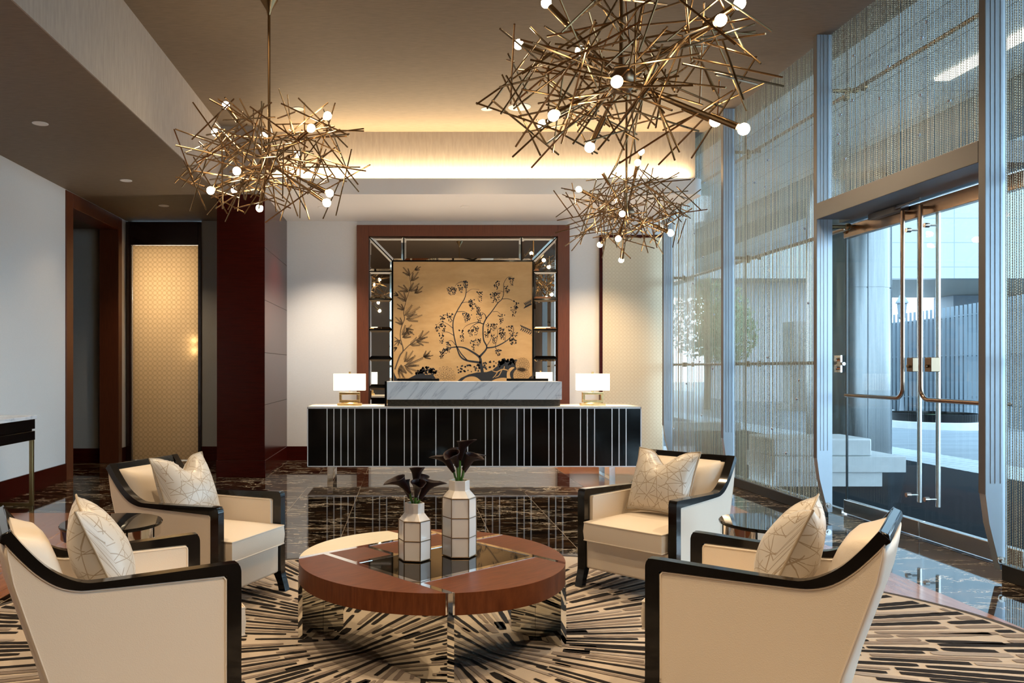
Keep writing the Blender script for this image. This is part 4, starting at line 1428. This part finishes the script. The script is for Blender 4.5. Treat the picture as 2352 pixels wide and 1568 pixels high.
def bloom_mesh(s=1.0):
    mb = MB()
    nu, nv = 22, 14
    for j in range(nv + 1):
        v = j / nv
        for i in range(nu + 1):
            u = -1.12 * PI + 2.24 * PI * i / nu
            ov = .003 * (i / nu)
            r = (.006 + .020 * v ** 1.15 + .020 * max(0, v - .55) ** 1.6 * (1.3 + .9 * math.cos(u))) * s + ov
            tipz = .034 * s * max(0, math.cos(u)) ** 3 * v ** 3
            z = (.098 * v - .020 * max(0, v - .7) ** 1.2 * (1 - math.cos(u)) * 1.8) * s + tipz * .5
            tip = 1 + .75 * max(0, math.cos(u)) ** 8 * max(0, v - .6) / .4
            mb.v.append((r * tip * math.cos(u), r * math.sin(u), z))
    for j in range(nv):
        for i in range(nu):
            a = j * (nu + 1) + i
            mb.f.append((a, a + 1, a + nu + 2, a + nu + 1)); mb.m.append(0)
    return mb


def lily_group(vx, vy, H, specs, vlabel, label):
    g = random.Random(len(specs) + int(vx * 100))
    for (bx, by, bz, yaw, tilt, s_) in specs:
        t = thing('calla_lily', label, 'flower', (vx, vy, CT_H + H), 0, 'dark calla lilies in the ' + vlabel)
        rim = Vector((bx * .5, by * .5, 0)); b0 = Vector((bx, by, bz))
        d = Vector((math.cos(yaw) * math.sin(tilt), math.sin(yaw) * math.sin(tilt), math.cos(tilt)))
        mb = MB(); mb.tube(smooth_path([(rim.x * .4, rim.y * .4, -.07), tuple(rim), tuple((rim + b0) / 2 - Vector((0, 0, .004))), tuple(b0), tuple(b0 + d * .012)], 4), .0052, 8)
        mb.build('stem', 'stem', t)
        mb = bloom_mesh(s_ * 1.1)
        o = mb.build('bloom', 'petal', t, smooth=80, solid=.0016, fix=False)
        q = Vector((0, 0, 1)).rotation_difference(d)
        o.rotation_mode = 'QUATERNION'
        from mathutils import Quaternion
        o.rotation_quaternion = q @ Quaternion((0, 0, 1), yaw)
        o.location = b0


vs_t, Hs = vase(.035, 3.95, .142, .195, .035, .05, 2, math.radians(-10), 'shorter white hexagonal vase with bronze lines, left on the coffee table')
vt_t, Ht = vase(.263, 4.03, .152, .295, .036, .05, 3, 0, 'taller white hexagonal vase with bronze lines, right on the coffee table')
def bunch(n, r, z, tilt, ph, top):
    L = [(r * math.cos(ph + 2 * PI * k / n), r * math.sin(ph + 2 * PI * k / n), z + .016 * ((k * 2) % 3 - 1), ph + 2 * PI * k / n, tilt + .10 * ((k * 2) % 3 - 1), 1.0 + .06 * (k % 2)) for k in range(n)]
    return L + [(.004, -.003, top, ph + 2.6, .22, 1.02)]


lily_group(.263, 4.03, Ht, bunch(5, .028, .056, .62, 3.0, .102), 'tall vase', 'dark burgundy calla lily on a green stem in the taller vase')
lily_group(.035, 3.95, Hs, bunch(5, .028, .034, .60, 2.4, .078), 'short vase', 'dark burgundy calla lily on a green stem in the shorter vase')


# ------------------------------------------------------------------ side tables
def side_table(x, y, label):
    t = thing('side_table', label, 'side table', (x, y, ZR), 0, 'round chrome side tables between chairs')
    mb = MB(); mb.lathe([(.250, .545), (.253, .551), (.253, .557), (.249, .561)], 64); mb.build('glass_top', 'glass_black', t)
    mb = MB(); mb.lathe([(.243, .492), (.245, .494), (.245, .543), (.23, .5435), (.228, .493)], 64); mb.build('chrome_band', 'chrome', t)
    for k in range(4):
        a = PI / 4 + k * PI / 2 + .35
        ca, sa = math.cos(a), math.sin(a)
        mb = MB(); mb.obox((.222 * ca, .222 * sa, .246), ((ca, sa, 0), (-sa, ca, 0), (0, 0, 1)), (.008, .018, .246)); mb.build('leg', 'chrome', t, bevel=.002)
    return t


st = side_table(1.88, 4.1, 'round black glass side table with chrome band, between the two right armchairs')
dup(st, (-1.53, 4.1, ZR), .4, 'round black glass side table with chrome band, between the two left armchairs')

# ------------------------------------------------------------------ armchairs
HW0, HW1, DB = .3335, .297, .81
hw = lambda d: HW0 - (HW0 - HW1) * min(1.1, max(0, d) / DB)
PAIRS = [((-.032, 0), (.014, 0)), ((-.018, .05), (.026, .05)), ((-.003, .10), (.046, .095)), ((0, .16), (.054, .15)), ((0, .35), (.054, .35)), ((0, .545), (.054, .535)),
         ((.002, .580), (.054, .551)), ((.010, .597), (.057, .5575)), ((.028, .603), (.068, .559)), ((.18, .5985), (.18, .560)), ((.33, .594), (.33, .5615)), ((.50, .590), (.52, .5645)), ((.565, .594), (.59, .570)),
         ((.63, .622), (.655, .594)), ((.69, .667), (.72, .645)), ((.75, .735), (.778, .710)), ((.797, .798), (.827, .772))]


def chair_parts(t):
    A = smooth_path([(p_[0][0], p_[0][1], 0) for p_ in PAIRS], 3)
    B = smooth_path([(p_[1][0], p_[1][1], 0) for p_ in PAIRS], 3)
    n = len(A)
    for s in (-1, 1):
        mb = MB()
        vs = []
        for a, b in zip(A, B):
            for q in (a, b):
                for k in (0, 1):
                    w = hw(q.x) - .050 * k
                    vs.append((s * w, -q.x, q.y))
        fs = []
        for i in range(n - 1):
            o = i * 4; p_ = o + 4
            fs += [(o, p_, p_ + 2, o + 2), (o + 1, o + 3, p_ + 3, p_ + 1), (o, o + 1, p_ + 1, p_), (o + 2, p_ + 2, p_ + 3, o + 3)]
        fs += [(0, 2, 3, 1), ((n - 1) * 4, (n - 1) * 4 + 1, (n - 1) * 4 + 3, (n - 1) * 4 + 2)]
        mb.add(vs, fs)
        mb.build('arm_frame', 'lacquer', t, smooth=40, bevel=.006, segs=3)
        # outer side panel: upholstery set just inside the frame, raked rear edge
        low = [(.0545, .545)] + [(b.x, b.y) for b in B if .060 < b.x < .806 and b.y > .54] + [(.812, .758)]
        rear = [(.645, .12), (.655, .15), (.684, .27), (.75, .481), (.79, .613), (.806, .70), (.8125, .757)]

        def rear_z(d):
            for (d0, z0), (d1, z1) in zip(rear, rear[1:]):
                if d0 <= d <= d1:
                    return z0 + (z1 - z0) * (d - d0) / (d1 - d0)
            return .12 if d < .645 else .757

        def strip(mb, top, bot, h0, h1):
            o = len(mb.v); m_ = len(top)
            for d, z in top:
                zb_ = bot(d)
                for h in (h0, h1):
                    mb.v.append((s * (hw(d) - h), -d, z)); mb.v.append((s * (hw(d) - h), -d, zb_))
            for i in range(m_ - 1):
                p_, q = o + 4 * i, o + 4 * i + 4
                for f in ((p_, q, q + 1, p_ + 1), (p_ + 2, p_ + 3, q + 3, q + 2), (p_, p_ + 2, q + 2, q), (p_ + 1, q + 1, q + 3, p_ + 3)):
                    mb.f.append(f); mb.m.append(0)
            for e in (o, o + 4 * (m_ - 1)):
                mb.f.append((e, e + 1, e + 3, e + 2)); mb.m.append(0)

        ds = sorted(set([d for d, z in low] + [.645, .655, .684, .72, .75, .79, .806]))

        def top_z(d):
            for (d0, z0), (d1, z1) in zip(low, low[1:]):
                if d0 <= d <= d1:
                    return z0 + (z1 - z0) * (d - d0) / (d1 - d0)
            return low[-1][1]
        mb = MB()
        strip(mb, [(d, top_z(d)) for d in ds], rear_z, .006, .046)
        mb.tube([(s * (hw(d) - .006), -d, z - .004) for d, z in [(.0585, .14), (.0585, .3), (.0585, .52), (.0585, .546)] + low[1:]], .0042, 8)
        mb.tube([(s * (hw(d) - .007), -d + .003, z) for d, z in rear], .003, 6)
        mb.build('side_panel', 'leather', t, smooth=40)
        mb = MB()
        li = [(d, z) for d, z in low if d < .70]
        strip(mb, [(max(d, .058), z - .003) for d, z in li], lambda d: .30, .047, .066)
        mb.tube([(s * (hw(d) - .066), -d, z - .005) for d, z in [(.062, .31), (.062, .45), (.062, .545)] + li[1:]], .0035, 8)
        mb.build('arm_panel', 'leather', t, smooth=40)
        mb = MB(); mb.tube([(s * .26, -.60, .125), (s * .265, -.63, .06), (s * .27, -.655, .02), (s * .27, -.655, .0)], [.026, .022, .016, .016], 10); mb.build('leg', 'lacquer', t)
    # top rail across the back
    mb = MB()
    w0 = hw(.80)
    mb.prism([(.775, .755), (.797, .798), (.827, .786), (.832, .760), (.81, .742)], -w0 + .012, w0 - .012, lambda d, z, h: (h, -d, z))
    mb.build('top_rail', 'lacquer', t, smooth=30, bevel=.005)
    # outside back, slightly bowed
    rows = [(.812, .752), (.806, .70), (.79, .613), (.75, .481), (.684, .27), (.655, .15), (.645, .12)]
    mb = MB(); nx = 12
    for d, z in rows:
        for i in range(nx + 1):
            f = -1 + 2 * i / nx
            mb.v.append((f * (hw(d) - .010), -d - .022 * (1 - f ** 4) + .004, z))
    for j in range(len(rows) - 1):
        for i in range(nx):
            a = j * (nx + 1) + i
            mb.f.append((a, a + 1, a + nx + 2, a + nx + 1)); mb.m.append(0)
    mb.build('back_panel', 'leather', t, smooth=60, solid=.012)
    # back cushion, bulging forward
    mb = MB(); nx, nz = 16, 14
    for lay in (0, 1):
        for j in range(nz + 1):
            g = j / nz
            z = .34 + (.762 - .34) * g
            d0 = .655 + (.785 - .655) * g ** 1.15
            for i in range(nx + 1):
                f = -1 + 2 * i / nx
                prof = (1 - abs(f) ** 5) ** .5 * (1 - abs(2 * g - 1) ** 5) ** .5
                fwd = (.105 * prof + .005) if lay else -.0
                mb.v.append((f * (hw(d0) - .058), -d0 + fwd, z + .012 * prof * lay * g))
    L1 = (nx + 1) * (nz + 1)
    for j in range(nz):
        for i in range(nx):
            a = j * (nx + 1) + i
            mb.f.append((a, a + nx + 1, a + nx + 2, a + 1)); mb.m.append(0)
            mb.f.append((L1 + a, L1 + a + 1, L1 + a + nx + 2, L1 + a + nx + 1)); mb.m.append(0)
    edge = [i for i in range(nx + 1)] + [j * (nx + 1) + nx for j in range(1, nz + 1)] + [nz * (nx + 1) + i for i in range(nx - 1, -1, -1)] + [j * (nx + 1) for j in range(nz - 1, 0, -1)]
    for a, b in zip(edge, edge[1:] + edge[:1]):
        mb.f.append((a, b, L1 + b, L1 + a)); mb.m.append(0)
    mb.build('back_cushion', 'leather', t, smooth=60)
    # seat cushion with crown and piping
    mb = MB()
    nx, ny = 16, 16
    X0, D0, D1 = .264, -.040, .60
    sq = lambda f: math.copysign(1 - (1 - abs(f)) ** 1.0, f)
    top = []
    for lay, z0 in ((0, .298), (1, .405)):
        for j in range(ny + 1):
            g = -1 + 2 * j / ny
            for i in range(nx + 1):
                f = -1 + 2 * i / nx
                cr = (1 - abs(f) ** 4) * (1 - abs(g) ** 4)
                rx = X0 * f * (1 - .012 * abs(g) ** 10); ry = (D0 + D1) / 2 + (D1 - D0) / 2 * g * (1 - .012 * abs(f) ** 10)
                mb.v.append((rx, -ry, z0 + (.026 * cr if lay else -.004 * cr)))
    L1 = (nx + 1) * (ny + 1)
    for j in range(ny):
        for i in range(nx):
            a = j * (nx + 1) + i
            mb.f.append((a, a + nx + 1, a + nx + 2, a + 1)); mb.m.append(0)
            mb.f.append((L1 + a, L1 + a + 1, L1 + a + nx + 2, L1 + a + nx + 1)); mb.m.append(0)
    edge = [i for i in range(nx + 1)] + [j * (nx + 1) + nx for j in range(1, ny + 1)] + [ny * (nx + 1) + i for i in range(nx - 1, -1, -1)] + [j * (nx + 1) for j in range(ny - 1, 0, -1)]
    vm = []
    base = len(mb.v)
    for e in edge:
        x, y, z = mb.v[e]
        x2, y2, z2 = mb.v[L1 + e]
        mb.v.append((x * 1.018, (y + .285) * 1.012 - .285, (z + z2) / 2))
    ne = len(edge)
    for k in range(ne):
        a, b = edge[k], edge[(k + 1) % ne]
        m0, m1 = base + k, base + (k + 1) % ne
        mb.f.append((a, b, m1, m0)); mb.m.append(0)
        mb.f.append((m0, m1, L1 + b, L1 + a)); mb.m.append(0)
    for off in (0, L1):
        mb.tube([mb.v[off + e] for e in edge], .0042, 6, closed=True)
    mb.build('seat_cushion', 'leather', t, smooth=60)
    # front apron under the seat, bottom board
    mb = MB(); mb.box(-.281, .281, -.066, -.012, .112, .290); mb.build('apron', 'leather', t, bevel=.014, segs=3)
    mb = MB(); mb.box(-.276, .276, -.64, -.066, .13, .290); mb.build('seat_base', 'leather', t)


def armchair(x, y, th, label):
    t = thing('armchair', label, 'armchair', (x, y, ZR), th - PI / 2, 'cream leather armchairs around the coffee table')
    return t


def pillow_mesh():
    mb = MB(); n = 22; hs = .214
    for lay in (-1, 1):
        for j in range(n + 1):
            for i in range(n + 1):
                u, v = -1 + 2 * i / n, -1 + 2 * j / n
                pin = 1 - .075 * (1 - u * u) * abs(v) ** 3
                pinu = 1 - .075 * (1 - v * v) * abs(u) ** 3
                bul = (max(0, 1 - abs(u) ** 2.4)) ** .62 * (max(0, 1 - abs(v) ** 2.4)) ** .62
                dent = .10 * math.exp(-(u / .34) ** 2) * max(0, (v + .25) / 1.25) ** 1.6
                x = hs * u * pinu; z = hs * v * pin - dent * .95
                wr = .004 * math.sin(9 * u + 3 * v * lay) * bul * (1 - bul)
                y = lay * (.112 * bul * (1 - .35 * max(0, v) * math.exp(-(u / .4) ** 2)) + wr)
                mb.v.append((x, y, z))
    L1 = (n + 1) ** 2
    for j in range(n):
        for i in range(n):
            a = j * (n + 1) + i
            mb.f.append((a, a + 1, a + n + 2, a + n + 1)); mb.m.append(0)
            mb.f.append((L1 + a, L1 + a + n + 1, L1 + a + n + 2, L1 + a + 1)); mb.m.append(0)
    edge = [i for i in range(n + 1)] + [j * (n + 1) + n for j in range(1, n + 1)] + [n * (n + 1) + i for i in range(n - 1, -1, -1)] + [j * (n + 1) for j in range(n - 1, 0, -1)]
    return mb, n, [mb.v[e] for e in edge]


def make_pillow(label):
    t = thing('throw_pillow', label, 'pillow', (0, 0, 0), 0, 'embroidered satin pillows on the armchairs')
    mb, n, edge = pillow_mesh()
    o = mb.build('pillow_cover', 'satin', t, smooth=80, fix=True)
    uv = o.data.uv_layers.new(name='UVMap')
    for l in o.data.loops:
        co = o.data.vertices[l.vertex_index].co
        uv.data[l.index].uv = (co.x / .43 + .5, co.z / .43 + .5 + (.37 if co.y > 0 else 0))
    mb = MB(); mb.tube(edge, .0048, 7, closed=True); mb.build('piping', 'pipe', t)
    return t


CH = [(1.29, 4.713, -2.399, 'cream armchair at right rear, facing the coffee table, before the chain curtain', 'champagne embroidered pillow in the right rear armchair', .02, 0),
      (1.135, 3.414, 2.521, 'cream armchair at right front, seen from its side and back', 'champagne embroidered pillow in the right front armchair', .02, .10),
      (-.804, 3.355, .509, 'cream armchair at left front, seen from its side and back', 'champagne embroidered pillow in the left front armchair', .0, -.12),
      (-.884, 4.566, -.409, 'cream armchair at left rear, before the mahogany pillar', 'silvery embroidered pillow in the left rear armchair', .01, -.1)]
proto = armchair(*CH[0][:4])
chair_parts(proto)
pil = make_pillow(CH[0][4])
for i, (x, y, th, l, pl, lat, tw) in enumerate(CH):
    if i:
        dup(proto, (x, y, ZR), th - PI / 2, l)
    q = pil if i == 0 else dup(pil, label=pl)
    R = Matrix.Rotation(th - PI / 2, 4, 'Z')
    lean = Matrix.Rotation(math.radians(24), 4, 'X')
    twist = Matrix.Rotation(tw, 4, 'Z')
    off = R @ Vector((lat, -.470, .634))
    q.matrix_world = Matrix.Translation(Vector((x, y, ZR)) + off) @ R @ twist @ lean
